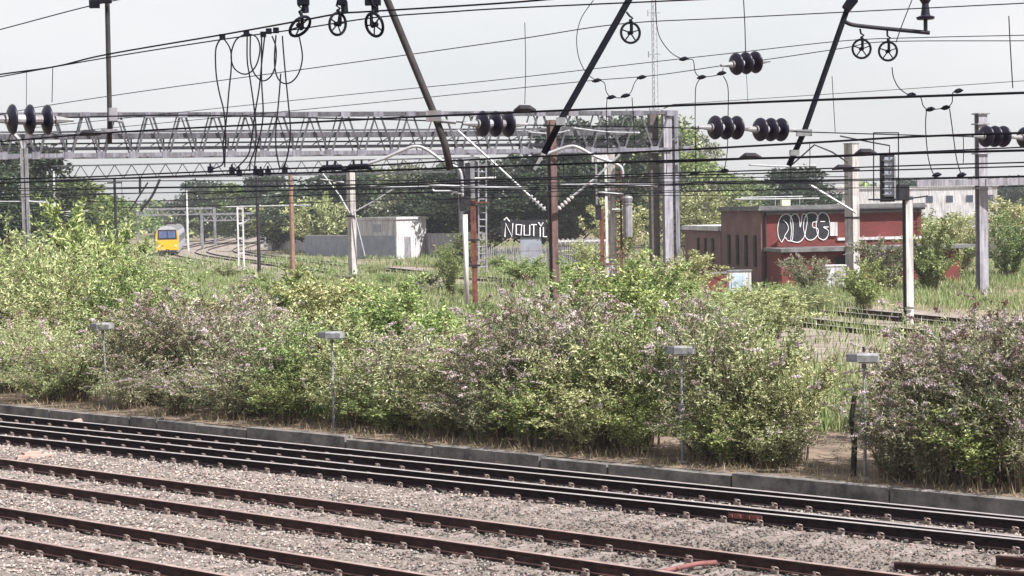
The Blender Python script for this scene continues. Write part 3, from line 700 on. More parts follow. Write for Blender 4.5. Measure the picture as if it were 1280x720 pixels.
# grass
def grass(name, label, n, d0, d1, h, wd, pal, u0=-700, u1=700, skip=True):
    D = d0*(d1/d0)**rng.random(n); u = rng.uniform(u0, u1, n); x = u/F*D
    p = x*TN.x+D*TN.y; ok = p > KP+2.0
    fp_ = np.array([tuple(a[0]) for a in fcurve(5, 20)]); 
    dist = np.min(np.abs((fp_[None, :, 0]-x[:, None]))+np.abs(fp_[None, :, 1]-D[:, None])*.25, 1)
    ok &= (np.abs(dist-.0) > 9.0) | (rng.random(n) < np.where(D > 190, .12, np.where((D < 74) & (u > 250), .2, .9)))
    ok &= (np.sin(x*.55+D*.11)+np.sin(x*.23-D*.19+2)+rng.normal(0, .7, n)) > -.55
    x, D = x[ok], D[ok]; m = len(x); k = 3
    C = np.repeat(np.stack([x, D, np.full(m, .08)], 1), k, 0)+rng.normal(size=(m*k, 3))*np.array([.15, .15, 0])
    Dd = np.stack([rng.normal(size=m*k)*.28, rng.normal(size=m*k)*.28, np.ones(m*k)], 1)
    V, Fq, T = leaves(C, Dd, h*rng.uniform(.4, 1.3, m*k), wd*rng.uniform(.6, 1.4, m*k), tints(m*k, pal))
    tag(npmesh(name, V, Fq, M['leaf'], T), label, 'grass', kind='stuff')
grass('grass', 'rough green grass growing between the far tracks', 80000, 36, 130, .42, .045, [(.11, .145, .05), (.18, .205, .095), (.085, .115, .035), (.25, .23, .14)])
grass('long_grass', 'long pale grass in the distance towards the fence', 30000, 100, 260, .5, .085, [(.12, .15, .06), (.185, .2, .105), (.095, .125, .045)])
n = 5000; p_ = KP+.15+2*rng.random(n)**1.6; q_ = rng.uniform(3, 60, n)
C = np.stack([p_*TN.x+q_*TT.x, p_*TN.y+q_*TT.y, np.full(n, .1)], 1)
V, Fq, T = leaves(C, np.stack([rng.normal(size=n)*.5, rng.normal(size=n)*.5, np.ones(n)], 1), rng.uniform(.06, .28, n), np.full(n, .012), tints(n, [(.30, .24, .15), (.2, .15, .09), (.14, .15, .06)]))
tag(npmesh('dry_grass', V, Fq, M['leaf'], T), 'dry straw-coloured grass fringe along the top of the kerb', 'grass', kind='stuff')
# ==================================================================== BUILDINGS
UP = Vector((0, 0, 1))
def frame(o, ang):     # local frame: o origin, x along ang
    xd = Vector((math.cos(ang), math.sin(ang), 0)); yd = Vector((-math.sin(ang), math.cos(ang), 0))
    return lambda x, y, z: Vector(o)+xd*x+yd*y+UP*z
def fbox(b, fr, x0, x1, y0, y1, z0, z1):
    vs = [fr(x, y, z) for z in (z0, z1) for y in (y0, y1) for x in (x0, x1)]
    return b.add(vs, [(0, 2, 3, 1), (4, 5, 7, 6), (0, 1, 5, 4), (1, 3, 7, 5), (3, 2, 6, 7), (2, 0, 4, 6)])
BA = R(8); BO = foot(955, 103, 0); fr = frame(BO, BA)
bl = thing('brick_building', BO, 'low red brick railway building with white-outlined letters painted on it', 'building')
b = MB(); fbox(b, fr, 0, 9.6, .0, 8.9, 0, 4.45); b.build('wall', M['brick'], bl)
# side wall skin with slots, its shaded look put into the brick colour
b = MB(); fbox(b, fr, -.12, -.004, .0, 9.0, 0, 4.44); sw = b.build('side_wall', M['plum'], bl)
b = MB(); fbox(b, fr, -.35, 9.85, -.3, 9.1, 4.45, 4.62); fbox(b, fr, -.28, 9.78, -.22, 9.0, 4.622, 4.72); b.build('roof', M['roof'], bl)
b = MB(); fbox(b, fr, .0, 9.62, -.03, -.003, 4.2, 4.44); b.build('fascia', M['fascia'], bl)
for i in range(4):
    b = MB(); yy = 1.2+1.95*i; fbox(b, fr, -.20, -.123, yy-.24, yy+.24, 1.15, 3.0); b.build('slot_window', M['hollow'], sw)
b = MB(); fbox(b, fr, -.17, 3, 9.0, 18.5, 0, 3.2); wg = b.build('wing', M['plum'], bl)
b = MB(); fbox(b, fr, -.35, 3.1, 8.98+.03, 18.7, 3.2, 3.5); b.build('wing_roof', M['offwhite'], wg)
for i in range(3):
    b = MB(); yy = 10.9+1.9*i; fbox(b, fr, -.235, -.173, yy-.24, yy+.24, 1.2, 2.7); b.build('slot_window', M['hollow'], wg)
# annex
b = MB(); fbox(b, fr, .15, 10.6, -3.2, -.004, 0, 2.1); an = b.build('annex', M['brick'], bl)
b = MB(); fbox(b, fr, .0, 11.5, -3.6, -.035, 2.1, 2.3); b.build('annex_roof', M['roof'], an)
for x in (3.2, 6.2, 8.6): b = MB(); fbox(b, fr, x, x+1.3, -3.26, -3.203, .9, 1.75); b.build('window', M['hollow'], an)
b = MB(); fbox(b, fr, 4.45, 9.58, -.09, -.0035, 2.62, 2.78); b.build('ledge', M['offwhite'], bl)
b = MB(); fbox(b, fr, 4.0, 4.45, -.12, -.035, 2.9, 3.7); b.build('wall_box', M['offwhite'], bl)
b = MB()
for x in (9.05, 9.4): b.tube([fr(x, -.1, 2.35), fr(x, -.1, 4.5)], .025, 5)
for k in range(7): b.tube([fr(9.05, -.1, 2.5+.28*k), fr(9.4, -.1, 2.5+.28*k)], .018, 5)
b.build('ladder', M['redrust'], bl)
b = MB(); b.tube([fr(-.6+.0, 2.5, 5.25), fr(3.2, 2.5, 5.25)], .03, 6)
for x in (-.0, 1.5, 3.0): b.tube([fr(x, 2.5, 4.72), fr(x, 2.5, 5.25)], .025, 6)
b.build('roof_rail', M['palewire'], bl)
b = MB(); fbox(b, fr, 1.35, 1.85, .6, 1.0, 4.722, 5.12); tag(b.build('roof_tank', mat('cream', (.6, .55, .38), (.7, .64, .46), .8, 2)), 'small cream box standing on the brick building roof', 'box')
# painted letters: on the front wall plane
FN = Vector((math.sin(BA), -math.cos(BA), 0))
def onwall(px, py, o, nrm, out):
    d = ray(px, py); k = (Vector(o)-CO).dot(nrm)/d.dot(nrm); return CO+d*k+nrm*out
M['paintblack'] = mat('black_spray', (.014, .013, .02), (.03, .028, .035), .7, 5)
M['paintwhite'] = mat('white_spray', (.7, .7, .72), (.8, .8, .82), .7, 5)
let = MB(); outl = MB()
shapes = [[(977, 303), (973, 296), (972, 284), (975, 273), (980, 268), (985, 268), (989, 272), (991, 279), (991, 290), (990, 300), (985, 301), (981, 297)],
          [(988, 301), (989, 288), (988, 274), (991, 268), (996, 268), (999, 274), (1000, 284), (1002, 274), (1003, 268), (1007, 268), (1009, 274), (1007, 288), (1004, 298), (997, 303)],
          [(1007, 297), (1004, 284), (1006, 272), (1011, 266), (1018, 266), (1022, 271), (1021, 277), (1016, 278), (1016, 284), (1022, 286), (1022, 293), (1017, 299), (1011, 300)],
          [(1023, 297), (1020, 285), (1021, 273), (1026, 266), (1032, 267), (1036, 273), (1036, 283), (1029, 284), (1035, 288), (1034, 296), (1029, 300)]]
for i, sh in enumerate(shapes):
    sm = smooth_px(sh+[sh[0]], 4)[:-1]
    let.plate([onwall(x, y, BO, FN, .008+.004*i) for x, y in sm], FN, .003)
    outl.tube([onwall(x, y, BO, FN, .022+.004*i) for x, y in sm], .024, 5, closed=True)
for st in ([(979, 275), (984, 281), (985, 287), (981, 294), (980, 298)], [(1025, 277), (1031, 277)]):
    outl.tube([onwall(x, y, BO, FN, .04) for x, y in smooth_px(st, 4)], .022, 5)
dp = MB(); dp.tube([fr(.12, -.1, .1), fr(.12, -.1, 4.4)], .055, 8); dp.build('downpipe', M['dark'], bl)
dp = MB(); dp.tube([fr(-.1, -.35, 4.42), fr(9.7, -.35, 4.42)], .07, 8); dp.build('gutter', M['dark'], bl)
g = let.build('painted_letters', M['paintblack'], bl); outl.build('letter_outline', M['paintwhite'], g)
# low red wall and board in front of the side wall
b = MB(); wl = foot(884, 92, 0); fb = frame(wl, R(10)); fbox(b, fb, 0, 1.5, 0, .25, 0, 1.25); 
wt = thing('low_wall', wl, 'low dark red brick wall in front of the slotted wall', 'wall'); b.build('wall', M['brick'], wt)
b = MB(); fbox(b, fb, -.05, 1.55, -.06, .31, 1.25, 1.35); b.build('coping', M['fascia'], wt)
bo = foot(912, 90, 0); fb = frame(bo, R(8)); t = thing('equipment_cabinet', bo, 'small white and blue panelled cabinet beside the low red wall', 'cabinet', 'lineside cabinets')
b = MB(); fbox(b, fb, 0, 1.15, 0, .5, .1, 1.45); b.build('body', M['offwhite'], t)
b = MB(); fbox(b, fb, .12, .8, -.03, -.003, .6, 1.3); b.build('panel', mat('blue_panel', (.25, .33, .5), (.4, .48, .62), .6, 2), t)
b = MB(); fbox(b, fb, -.05, 1.2, -.05, .55, 1.45, 1.5); b.build('lid', M['galv'], t)
co = foot(1033, 97, 0); fb = frame(co, R(5)); t = thing('equipment_cabinet', co, 'white lineside cabinet standing beside the concrete mast foot', 'cabinet', 'lineside cabinets')
b = MB(); fbox(b, fb, 0, 1.1, 0, .6, .1, 1.35); bd = b.build('body', M['offwhite'], t)
b = MB(); fbox(b, fb, -.05, 1.15, -.05, .65, 1.35, 1.42); b.build('lid', M['white'], t)
b = MB(); fbox(b, fb, .03, .53, -.025, -.003, .2, 1.28); b.build('door', M['offwhite'], t)
b = MB(); fbox(b, fb, .57, 1.07, -.025, -.003, .2, 1.28); b.build('door', M['offwhite'], t)
# grey cabin
ca_ = R(-36); cc = foot(497, 178, 0); fc = frame(cc, math.pi+ca_)      # x to back-left, y toward camera side
fc = lambda x, y, z, c=cc: Vector(c)+Vector((-math.cos(R(36)), math.sin(R(36)), 0))*x+Vector((math.sin(R(36)), math.cos(R(36)), 0))*y+UP*z
cb = thing('cabin', cc, 'flat-roofed grey cabin with one sunlit side beyond the grass', 'cabin')
b = MB(); fbox(b, fc, 0, 5.5, 0, 4.8, 0, 4.05); wl_ = b.build('wall', M['offwhite'], cb)
b = MB(); fbox(b, fc, -.15, 5.65, -.15, 4.95, 4.05, 4.3); b.build('roof', M['offwhite'], cb)
b = MB(); fbox(b, fc, .05, 5.45, -.06, -.004, .1, 2.45); b.build('lower_cladding', M['bluegrey'], wl_)
b = MB(); fbox(b, fc, 2.0, 3.1, -.05, -.004, 2.8, 3.6); b.build('window', M['bluegrey'], wl_)
b = MB(); fbox(b, fc, -.05, -.004, 1.2, 2.2, .1, 2.3); b.build('door', M['galv'], wl_)
def wall_px(name, x0, x1, D0, D1, h, m, label, cap=None, th=.25):
    a, c = foot(x0, D0, 0), foot(x1, D1, 0); t = thing(name, a, label, 'wall'); b = MB()
    b.beam(a+UP*h/2, c+UP*h/2, th, h); b.build('wall_panel', m, t)
    b = MB(); b.beam(a+UP*(h+.05), c+UP*(h+.05), th+.1, .1); b.build('coping', cap or m, t); return t
wall_px('boundary_wall', 384, 446, 200, 190, 2.3, M['bluegrey'], 'blue-grey wall running up to the grey cabin', M['offwhite'])
wall_px('boundary_wall', 521, 606, 184, 170, 2.45, M['galv'], 'light grey wall between cabin and ladder mast')
wall_px('boundary_wall', 337, 384, 235, 220, 1.4, M['offwhite'], 'low whitish wall beside the wooden pole')
wall_px('retaining_wall', 1186, 1330, 150, 138, 2.4, mat('tan_wall', (.36, .32, .27), (.46, .42, .36), .9, .8), 'long tan wall at the photo edge with a small painted tag', M['offwhite'])
rwn = (foot(1330, 138, 0)-foot(1186, 150, 0)).normalized(); RN = Vector((rwn.y, -rwn.x, 0))
ro = foot(1186, 150, 0)+RN*.135
b = MB(); b.plate([onwall(x, y, ro, RN, .0) for x, y in ((1247, 292), (1268, 292), (1270, 299), (1246, 299))], RN, .01)
pt = b.build('wall_painting', M['paintblack']); tag(pt, 'small black and white tag sprayed on the tan wall', 'graffiti')
b = MB()
for st in ([(1248, 297), (1251, 294), (1253, 297), (1255, 294)], [(1257, 294), (1256, 297), (1259, 297)], [(1261, 297), (1262, 294), (1264, 297), (1267, 294)]): b.tube([onwall(x, y, ro, RN, .02) for x, y in st], .03, 4)
o = b.build('letter_strokes', M['paintwhite'], None, origin=WO[pt.name]); o.parent = pt; o.location = (0, 0, 0)
def white_block(x0, x1, D, h, nwin, label, depth=14):
    o0 = foot(x0, D, 0); wdt = (x1-x0)/F*D; fw = frame(o0, R(-4)); t = thing('warehouse', o0, label, 'warehouse')
    b = MB(); fbox(b, fw, 0, wdt, 0, depth, 0, h); b.build('wall', M['offwhite'], t)
    b = MB(); fbox(b, fw, -.2, wdt+.2, -.2, depth+.2, h, h+.35); b.build('roof', M['white'], t)
    for i in range(nwin):
        b = MB(); xx = 2.2+i*(wdt-4)/max(nwin-1, 1); fbox(b, fw, xx, xx+1.1, -.08, -.004, h-2.4, h-1.3); b.build('window', M['glass'], t)
white_block(1118, 1246, 300, 7.0, 5, 'white warehouse with a row of small dark windows')
white_block(1040, 1118, 285, 7.0, 0, 'plain pale block rising behind the brick building roof')
# palisade fence
a, c = foot(604, 142, 0), foot(770, 138, 0); t = thing('palisade_fence', a, 'grey steel palisade fence across the grass before the dark trees', 'fence')
b = MB(); nn = 72
for i in range(nn):
    p = a.lerp(c, i/(nn-1)); b.add([p+Vector((-.035, 0, .1)), p+Vector((.035, 0, .1)), p+Vector((.035, 0, 1.75)), p+Vector((0, 0, 1.92)), p+Vector((-.035, 0, 1.75)), p+Vector((0, .02, .1))], [(0, 1, 2, 3, 4)])
pb = b.build('pales', M['lilac'], t); sm_ = pb.modifiers.new('thickness', 'SOLIDIFY'); sm_.thickness = .02
b = MB()
for z in (.45, 1.5): b.beam(a+UP*z+Vector((0, .05, 0)), c+UP*z+Vector((0, .05, 0)), .05, .06)
b.build('fence_rail', M['lilac'], t)
for i in range(5):
    p = a.lerp(c, i/4); b = MB(); b.beam(p+Vector((0, .1, 0)), p+Vector((0, .1, 1.9)), .1, .1); b.build('post', M['lilac'], t)
# painted kiosk behind the fence
ko = foot(650, 150, 0); fk = frame(ko, R(0)); t = thing('kiosk', ko, 'dark kiosk on a stem with graffiti lettering, behind the fence', 'kiosk')
b = MB(); fbox(b, fk, -1.5, 2.3, 0, 1.6, 2.45, 3.9); kw = b.build('body', M['dark'], t)
b = MB(); fbox(b, fk, .1, 1.9, .1, 1.4, 0, 2.45); b.build('stem', M['bluegrey'], t)
b = MB()
for st in ([(631, 296), (632, 279), (640, 296), (641, 279)], [(645, 281), (645, 293), (651, 294), (652, 281), (645, 281)], [(655, 281), (655, 294), (662, 294), (662, 281)], [(664, 281), (671, 281)], [(667, 281), (667, 295)], [(673, 278), (676, 283), (679, 278)], [(675, 284), (675, 296)], [(679, 284), (679, 296), (684, 296)], [(630, 275), (633, 272), (637, 277)]):
    b.tube([onwall(x, y, ko, Vector((0, -1, 0)), .03) for x, y in st], .055, 5)
b.build('letter_strokes', M['paintwhite'], kw)
so_ = foot(692, 146, 0); fs_ = frame(so_, 0); t = thing('shelter', so_, 'open shelter with wavy dark roof edge behind the palisade fence', 'shelter')
b = MB(); vs = []; nseg = 44
for i in range(nseg+1):
    x = 4.4*i/nseg; z = 1.95+.09*math.sin(i*math.pi/2)
    vs += [fs_(x, -.2, z), fs_(x, 2.2, z+.3), fs_(x, -.2, z-.12), fs_(x, 2.2, z+.18)]
fs2 = []
for i in range(nseg): o = 4*i; fs2 += [(o, o+4, o+5, o+1), (o+2, o+3, o+7, o+6), (o, o+2, o+6, o+4)]
b.add(vs, fs2).build('roof', M['fascia'], t)
b = MB(); fbox(b, fs_, -.05, 4.45, -.25, -.205, 2.06, 2.2); b.build('roof_edge', M['white'], t)
b = MB(); fbox(b, fs_, 0, 4.4, 1.2, 1.3, 0, 1.75); b.build('back_panel', M['bluegrey'], t)
for x in (.1, 2.2, 4.3): b = MB(); fbox(b, fs_, x-.05, x+.05, -.15, -.05, 0, 1.84); b.build('post', M['dark'], t)
# ==================================================================== MASTS, GANTRIES
def isection(b, base, h, w, d, ang, tf=.03):
    fi = frame(base, ang); fbox(b, fi, -w/2, w/2, -d/2, -d/2+tf, 0, h); fbox(b, fi, -w/2, w/2, d/2-tf, d/2, 0, h); fbox(b, fi, -tf/2, tf/2, -d/2+tf, d/2-tf, 0, h)
def ztop(px, py, D): return P(px, py, D).z
def mpx(px, py0, D):        # base of a mast whose top shows at (px, py0)
    p = P(px, py0, D); return Vector((p.x, p.y, 0)), p.z
# concrete masts
def bandmast(px, py, D, w, label, m, bands=()):
    o, h = mpx(px, py, D); t = thing('catenary_mast', o, label, 'mast', 'overhead line masts'); fm = frame(o, R(42)); b = MB()
    fbox(b, fm, -w/2, w/2, -w/2, w/2, 0, h); md_ = b.build('mast_shaft', m, t)
    b = MB(); fbox(b, fm, -w/2-.03, w/2+.03, -w/2-.03, w/2+.03, h, h+.05); b.build('mast_cap', M['galv'], t)
    for y in bands:
        z = ztop(px, y, D); b = MB(); fbox(b, fm, -w/2-.04, w/2+.04, -w/2-.04, w/2+.04, z-.05, z+.05); b.build('clamp_band', M['dark'], t)
    return t, o, h
t1065, o, h = bandmast(1064, 180, 100, .58, 'thick pale concrete mast in front of the red brick building', M['conc'], (212, 272))
t440, o, h = bandmast(438, 214, 118, .42, 'pale concrete mast with V-shaped arms in front of the grey cabin', M['conc'], (270,))
def arm(parent, pts, r, m, name='stay_arm', ins=None):
    b = MB(); b.tube(pts, r, 6); a = b.build(name, m, parent)
    return a
def insul_on(parent, a, c, n=4, r=.075, m=None):
    b = MB(); d = (c-a); L_ = d.length; pr = []
    for k in range(n):
        s_ = L_*k/n; pr += [(s_, .03), (s_+L_*.12/n*2, r), (s_+L_*.3/n*2, r*.9), (s_+L_*.36/n*2, .03)]
    b.lathe(a, d, pr+[(L_, .03)], 10); return b.build('insulator', m or M['porc'], parent)
D = 117.6
arm(t440, [P(402, 215, D), P(425, 245, D), P(437, 266, D)], .05, M['palewire']); arm(t440, [P(425, 245, D-.3), P(434, 262, D-.3)], .07, M['palewire'], 'insulator')
arm(t440, [P(492, 236, D), P(470, 250, D), P(441, 266, D)], .05, M['palewire'])
arm(t440, [P(442, 262, D), P(456, 320, D)], .05, M['palewire'], 'raking_stay')
D = 99
arm(t1065, [P(1014, 232, D), P(1070, 266, D)], .07, M['palewire'])
arm(t1065, [P(1060, 203, D), P(1040, 190, D), P(1018, 181, D), P(990, 206, D)], .05, M['dark'])
# lilac steel mast with boom
o, h = mpx(1226, 143, 90); t = thing('catenary_mast', o, 'lilac-grey steel mast with a horizontal boom, beside the disc insulators', 'mast', 'overhead line masts')
b = MB(); isection(b, o, h, .5, .4, R(20), .05); b.build('mast_shaft', M['lilac'], t)
b = MB(); b.box(o+UP*(h+.03), (.7, .6, .06), R(20)); b.build('mast_cap', M['galv'], t)
for y in (155, 192, 235): b = MB(); b.box(o+UP*ztop(1226, y, 90), (.74, .62, .07), R(20)); b.build('clamp_band', M['lilac'], t)
b = MB(); D = 89.4; b.beam(P(1146, 229, D), P(1222, 228, D), .3, .32); b.beam(P(1232, 228, D), P(1360, 224, D), .3, .36); b.build('boom', M['lilac'], t)
# slim mast on the left, under the big beam
o, h = mpx(30, 185, 76); t = thing('catenary_mast', o, 'slim white mast with forked top standing in green thicket', 'mast', 'overhead line masts')
b = MB(); b.box(o+Vector((-.09, 0, h/2)), (.12, .2, h)); b.box(o+Vector((.09, 0, h/2)), (.1, .2, h)); 
for k in range(9): b.box(o+Vector((0, 0, .6+k*.85)), (.1, .14, .1))
b.build('mast_shaft', M['galv'], t)
D = 76; b = MB(); b.tube([P(30, 186, D), P(31, 178, D), P(36, 168, D), P(44, 155, D)], .09, 6); b.tube([P(28, 186, D), P(25, 176, D), P(18, 168, D)], .09, 6); b.build('fork', M['galv'], t)
b = MB(); b.tube([P(0, 252, D), P(60, 252, D)], .03, 5); b.tube([P(30, 251, D), P(62, 254, D)], .04, 5); b.build('registration_arm', M['palewire'], t)
# double mast white/red
D = 84; o, h = mpx(590, 192, D); t = thing('catenary_mast', o, 'white and rust-red double mast rising between the bushes', 'mast', 'overhead line masts')
s_ = F/D
b = MB(); q0 = Vector((P(582, 300, D).x, D-.15, 0)); b.tube([q0, q0+UP*ztop(582, 268, D)], .12, 12); b.build('white_pipe', M['white'], t, smooth=True)
b = MB(); b.box(o+UP*(ztop(590, 250, D)/2), (.25, .25, ztop(590, 250, D))); b.build('rusty_post', M['redrust'], t)
b = MB(); b.box(o+UP*((ztop(590, 249, D)+h)/2), (.2, .22, h-ztop(590, 249, D))); b.build('upper_post', M['galv'], t)
for a_, y0, y1 in ((577, 200, 264), (585, 204, 258)):
    b = MB(); q = P(a_, (y0+y1)/2, D-.2); b.box(q, (.24, .3, (y1-y0)/s_)); b.build('switch_box', M['dark'], t)
for y in (332, 300): b = MB(); b.box(o+Vector((-.1, 0, ztop(590, y, D))), (.75, .34, .09)); b.build('clamp_band', M['dark'], t)
b = MB(); D1 = D-.5
b.tube([P(x, y, D1) for x, y in smooth_px([(455, 206), (480, 198), (505, 187), (520, 183), (533, 187), (556, 203), (572, 210), (577, 222), (578, 246)], 5)], .075, 8); b.build('curved_arm', M['palewire'], t, smooth=True)
b = MB(); b.tube([P(530, 231, D1), P(600, 234, D1), P(660, 235, D1)], .06, 6); b.tube([P(540, 236, D1), P(543, 239, D1), P(560, 239, D1), P(576, 242, D1)], .06, 6); b.build('registration_arm', M['palewire'], t)
# access ladder
D = 96; t = thing('ladder', foot(603, D, 0), 'rusty access ladder with hoops right of the red rusty mast', 'ladder'); b = MB()
for x in (598.5, 608): b.tube([P(x, 340, D), P(x-.5, 198, D)], .045, 5)
for k in range(16): b.tube([P(598.4, 334-8.5*k, D), P(608, 334-8.5*k, D)], .03, 5)
b.build('ladder_frame', M['lilac'], t)
b = MB(); b.box(P(603, 253, D-.1), (.7, .5, .08)); b.build('ladder_platform', M['redrust'], t)
b = MB(); b.tube([P(592, 223, D-.3), P(620, 222, D-.3)], .05, 5); b.build('bracket', M['white'], t)
# brown column with V stays
D = 86; o, h = mpx(689, 150, D); t = thing('catenary_mast', o, 'brown rusty steel column with V-shaped stays, behind the tallest buddleia', 'mast', 'overhead line masts')
b = MB(); isection(b, o, h, .36, .3, R(35), .05); b.build('mast_shaft', M['brown'], t)
D1 = D-.4
for pts, pi in (([(572, 163), (630, 215), (662, 245)], [(662, 245), (682, 263)]), ([(775, 193), (745, 222), (716, 245)], [(716, 245), (697, 262)])):
    b = MB(); b.tube([P(x, y, D1) for x, y in pts], .06, 6); b.build('stay_arm', M['palewire'], t)
    insul_on(t, P(*pi[0], D1), P(*pi[1], D1), 5, .13, M['white'] if pi[0][0] > 690 else M['palewire'])
b = MB(); b.tube([P(x, y, D1) for x, y in smooth_px([(676, 196), (690, 190), (712, 183), (724, 185), (745, 196), (772, 206), (778, 213), (778, 222)], 5)], .075, 8); b.build('curved_arm', M['palewire'], t, smooth=True)
b = MB(); b.beam(P(668, 212, D1-.2), P(680, 190, D1-.2), .16, .16); b.build('bracket', M['lampgrey'], t)
# cluster mast with cylinder
D = 92; o, h = mpx(764, 190, D); s_ = F/D; t = thing('equipment_mast', o, 'cluttered mast of white tubes, ladder and rusty posts, beside the green sapling', 'mast', 'overhead line masts')
b = MB(); b.box(o+UP*h/2, (.36, .3, h)); b.build('mast_shaft', M['conc'], t)
for px_, w_, m_, y0 in ((752, .2, 'redrust', 262), (757, .13, 'white', 200), (745, .1, 'galv', 196), (775, .1, 'brown', 200)):
    q, hh = mpx(px_, y0, D-.4); b = MB()
    zb = 0 if px_ != 745 else ztop(745, 258, D-.4); b.box(Vector((q.x, q.y, (hh+zb)/2)), (w_, w_, hh-zb)); b.build('side_post', M[m_], t)
b = MB()
for k in range(20): q = P(773, 345-7.2*k, D-.5); b.tube([q+Vector((-.18, 0, 0)), q+Vector((.12, 0, 0))], .03, 5)
b.tube([P(776, 345, D-.5), P(776, 206, D-.5)], .03, 5)
b.build('side_ladder', M['redrust'], t)
b = MB(); b.box(P(748, 266, D-.6), (.3, .3, .75)); b.box(P(748, 256.5, D-.6), (.6, .4, .08)); b.build('switch_box', M['dark'], t)
b = MB(); q = P(785, 296, D-.6); b.lathe(q, (0, 0, 1), [(0, .24), (1.65, .24), (1.67, .28), (1.74, .28), (1.75, .2), (1.82, .25), (2.0, .29), (2.12, .2), (2.16, .05)], 16); b.build('grey_cylinder', M['galv'], t, smooth=False)
b = MB(); b.tube([P(765, 262, D-.6), P(786, 262, D-.6)], .06, 6); b.tube([P(762, 228, D-.5), P(700+25, 231, D-.5), P(824, 231, D-.5)], .06, 6); b.tube([P(748, 240, D-.5), P(780, 243, D-.5)], .05, 6); b.build('cross_arm', M['palewire'], t)
b = MB(); b.box(P(754, 330, D-.4), (.9, .3, .1)); b.build('clamp_band', M['brown'], t)
b = MB(); b.box(P(750, 197, D-.3), (.85, .2, .45)); b.build('bracket', M['offwhite'], t)
# ---- big gantry: triangulated box beam on lattice leg
GA = R(17); D0 = 98.0
def gD(px): return D0*1/(1-(px-640)/F*math.tan(GA)) if True else D0
gbase = Vector((P(838, 330, gD(838)).x, gD(838), 0))
ga = thing('gantry', gbase, 'wide lattice steel gantry beam spanning the tracks on a lilac lattice leg', 'gantry')
def gp(px, z, back=0): 
    D = gD(px); x = (px-640)/F*D; return Vector((x-math.sin(GA)*back, D+math.cos(GA)*back, z))
ZT = ztop(400, 142, gD(400)); ZM = ztop(400, 168, gD(400)); ZB = ztop(400, 191, gD(400)); ZU = ztop(400, 183, gD(400))
XL, XR = -90, 842
b = MB(); b.beam(gp(XL, ZT), gp(XR, ZT), .16, .2); b.beam(gp(XL, ZT-.0, 1.7), gp(XR, ZT, 1.7), .14, .14); b.build('top_chord', M['gantry'], ga)
b = MB(); b.beam(gp(XL, ZB), gp(XR, ZB), .2, .2); b.beam(gp(XL, ZB, 1.7), gp(XR, ZB, 1.7), .2, .25); b.build('bottom_chord', M['gantrypale'], ga)
b = MB(); b.beam(gp(XL, ZM, .5), gp(XR-40, ZM, .5), .5, .28); b.beam(gp(XL, ZM+.26, .9), gp(XR-40, ZM+.26, .9), .1, .1); b.build('walkway', M['gantry'], ga)
b = MB(); b.beam(gp(XL, ZU, .25), gp(XR, ZU, .25), .3, .16); b.beam(gp(XL, ZU+.28, .6), gp(XR, ZU+.28, .6), .08, .08); b.build('cable_tray', M['dark'], ga)
b = MB(); nap = 24; xs = [XL+(XR-XL)*i/(nap-1) for i in range(nap)]
for i, x in enumerate(xs):
    dx = (xs[1]-xs[0])*.42
    for sd in (-1, 1):
        if XL <= x+sd*dx <= XR:
            b.beam(gp(x+sd*3, ZT-.05), gp(x+sd*dx, ZB+.12), .1, .1); b.beam(gp(x+sd*3, ZT-.05, 1.7), gp(x+sd*dx, ZB+.1, 1.7), .07, .07)
    for g0, g1, zz_, hh in ((x-6, x+6, ZT-.04, .3), (x+dx*1.1-5, x+dx*1.1+5, ZB, .36)):
        gu = MB(); gu.beam(gp(g0, zz_, -.115), gp(g1, zz_, -.115), .03, hh); gu.build('gusset_plate', M['gantrypale'], ga)
    b.beam(gp(x+dx, ZM, .5), gp(x+dx, ZB, .5), .07, .07); b.beam(gp(x, ZU+.1, .3), gp(x+dx, ZM-.1, .3), .06, .06)
    if i % 2: b.beam(gp(x, ZT, 0), gp(x, ZT, 1.7), .06, .06); b.beam(gp(x, ZB, 0), gp(x, ZB, 1.7), .08, .08)
b.build('web_bracing', M['gantry'], ga)
hl = ZT+.15
for bx, w_, m_ in ((838, .5, 'lilac'), (826, .5, 'dark2'), (854, .24, 'gantrypale')):
    q = gp(bx, 0, .2 if bx == 838 else .8); b = MB(); b.box(q+UP*hl/2, (w_, .4, hl), GA); b.build('leg_post', M[m_], ga)
b = MB()
for k in range(26): z = .4+k*.4; b.beam(gp(840, z, .8), gp(855, z+.25, .8), .05, .05)
b.build('leg_lattice', M['dark'], ga)
# second, thinner lattice beam further away
D2 = 150; t = thing('gantry', P(-60, 330, D2), 'thin flat lattice beam hung with white droppers, beyond the big gantry', 'gantry')
b = MB(); za, zb = ztop(250, 204, D2), ztop(250, 221, D2)
A0, A1 = P(-80, 206, D2), P(600, 206, D2); A0.z = A1.z = za
b.beam(A0, A1, .12, .12); B0, B1 = A0.copy(), A1.copy(); B0.z = B1.z = zb; b.beam(B0, B1, .14, .14); b.build('chord', M['gantry'], t)
b = MB(); k = 64
for i in range(k):
    u0, u1 = i/k, (i+1)/k; c_ = A0.lerp(A1, u0), B0.lerp(B1, u1); d2 = B0.lerp(B1, u0), A0.lerp(A1, u1)
    b.beam(*(c_ if i % 2 else d2), .07, .07)
b.build('web_bracing', M['gantry'], t)
for px_, y1 in ((59, 263), (67, 266)):
    b = MB(); a_ = P(px_, 214, D2); c_ = P(px_+1, y1, D2); b.tube([a_, c_], .11, 6); b.build('dropper_tube', M['white'], t)
b = MB(); b.tube([P(64, 266, D2), P(110, 264, D2)], .09, 6); b.build('registration_arm', M['palewire'], t)
for px_ in (-60, 575): b = MB(); q = A0.lerp(A1, (px_+80)/680); b.box((q.x, q.y, za/2), (.4, .4, za)); b.build('leg_post', M['gantry'], t)
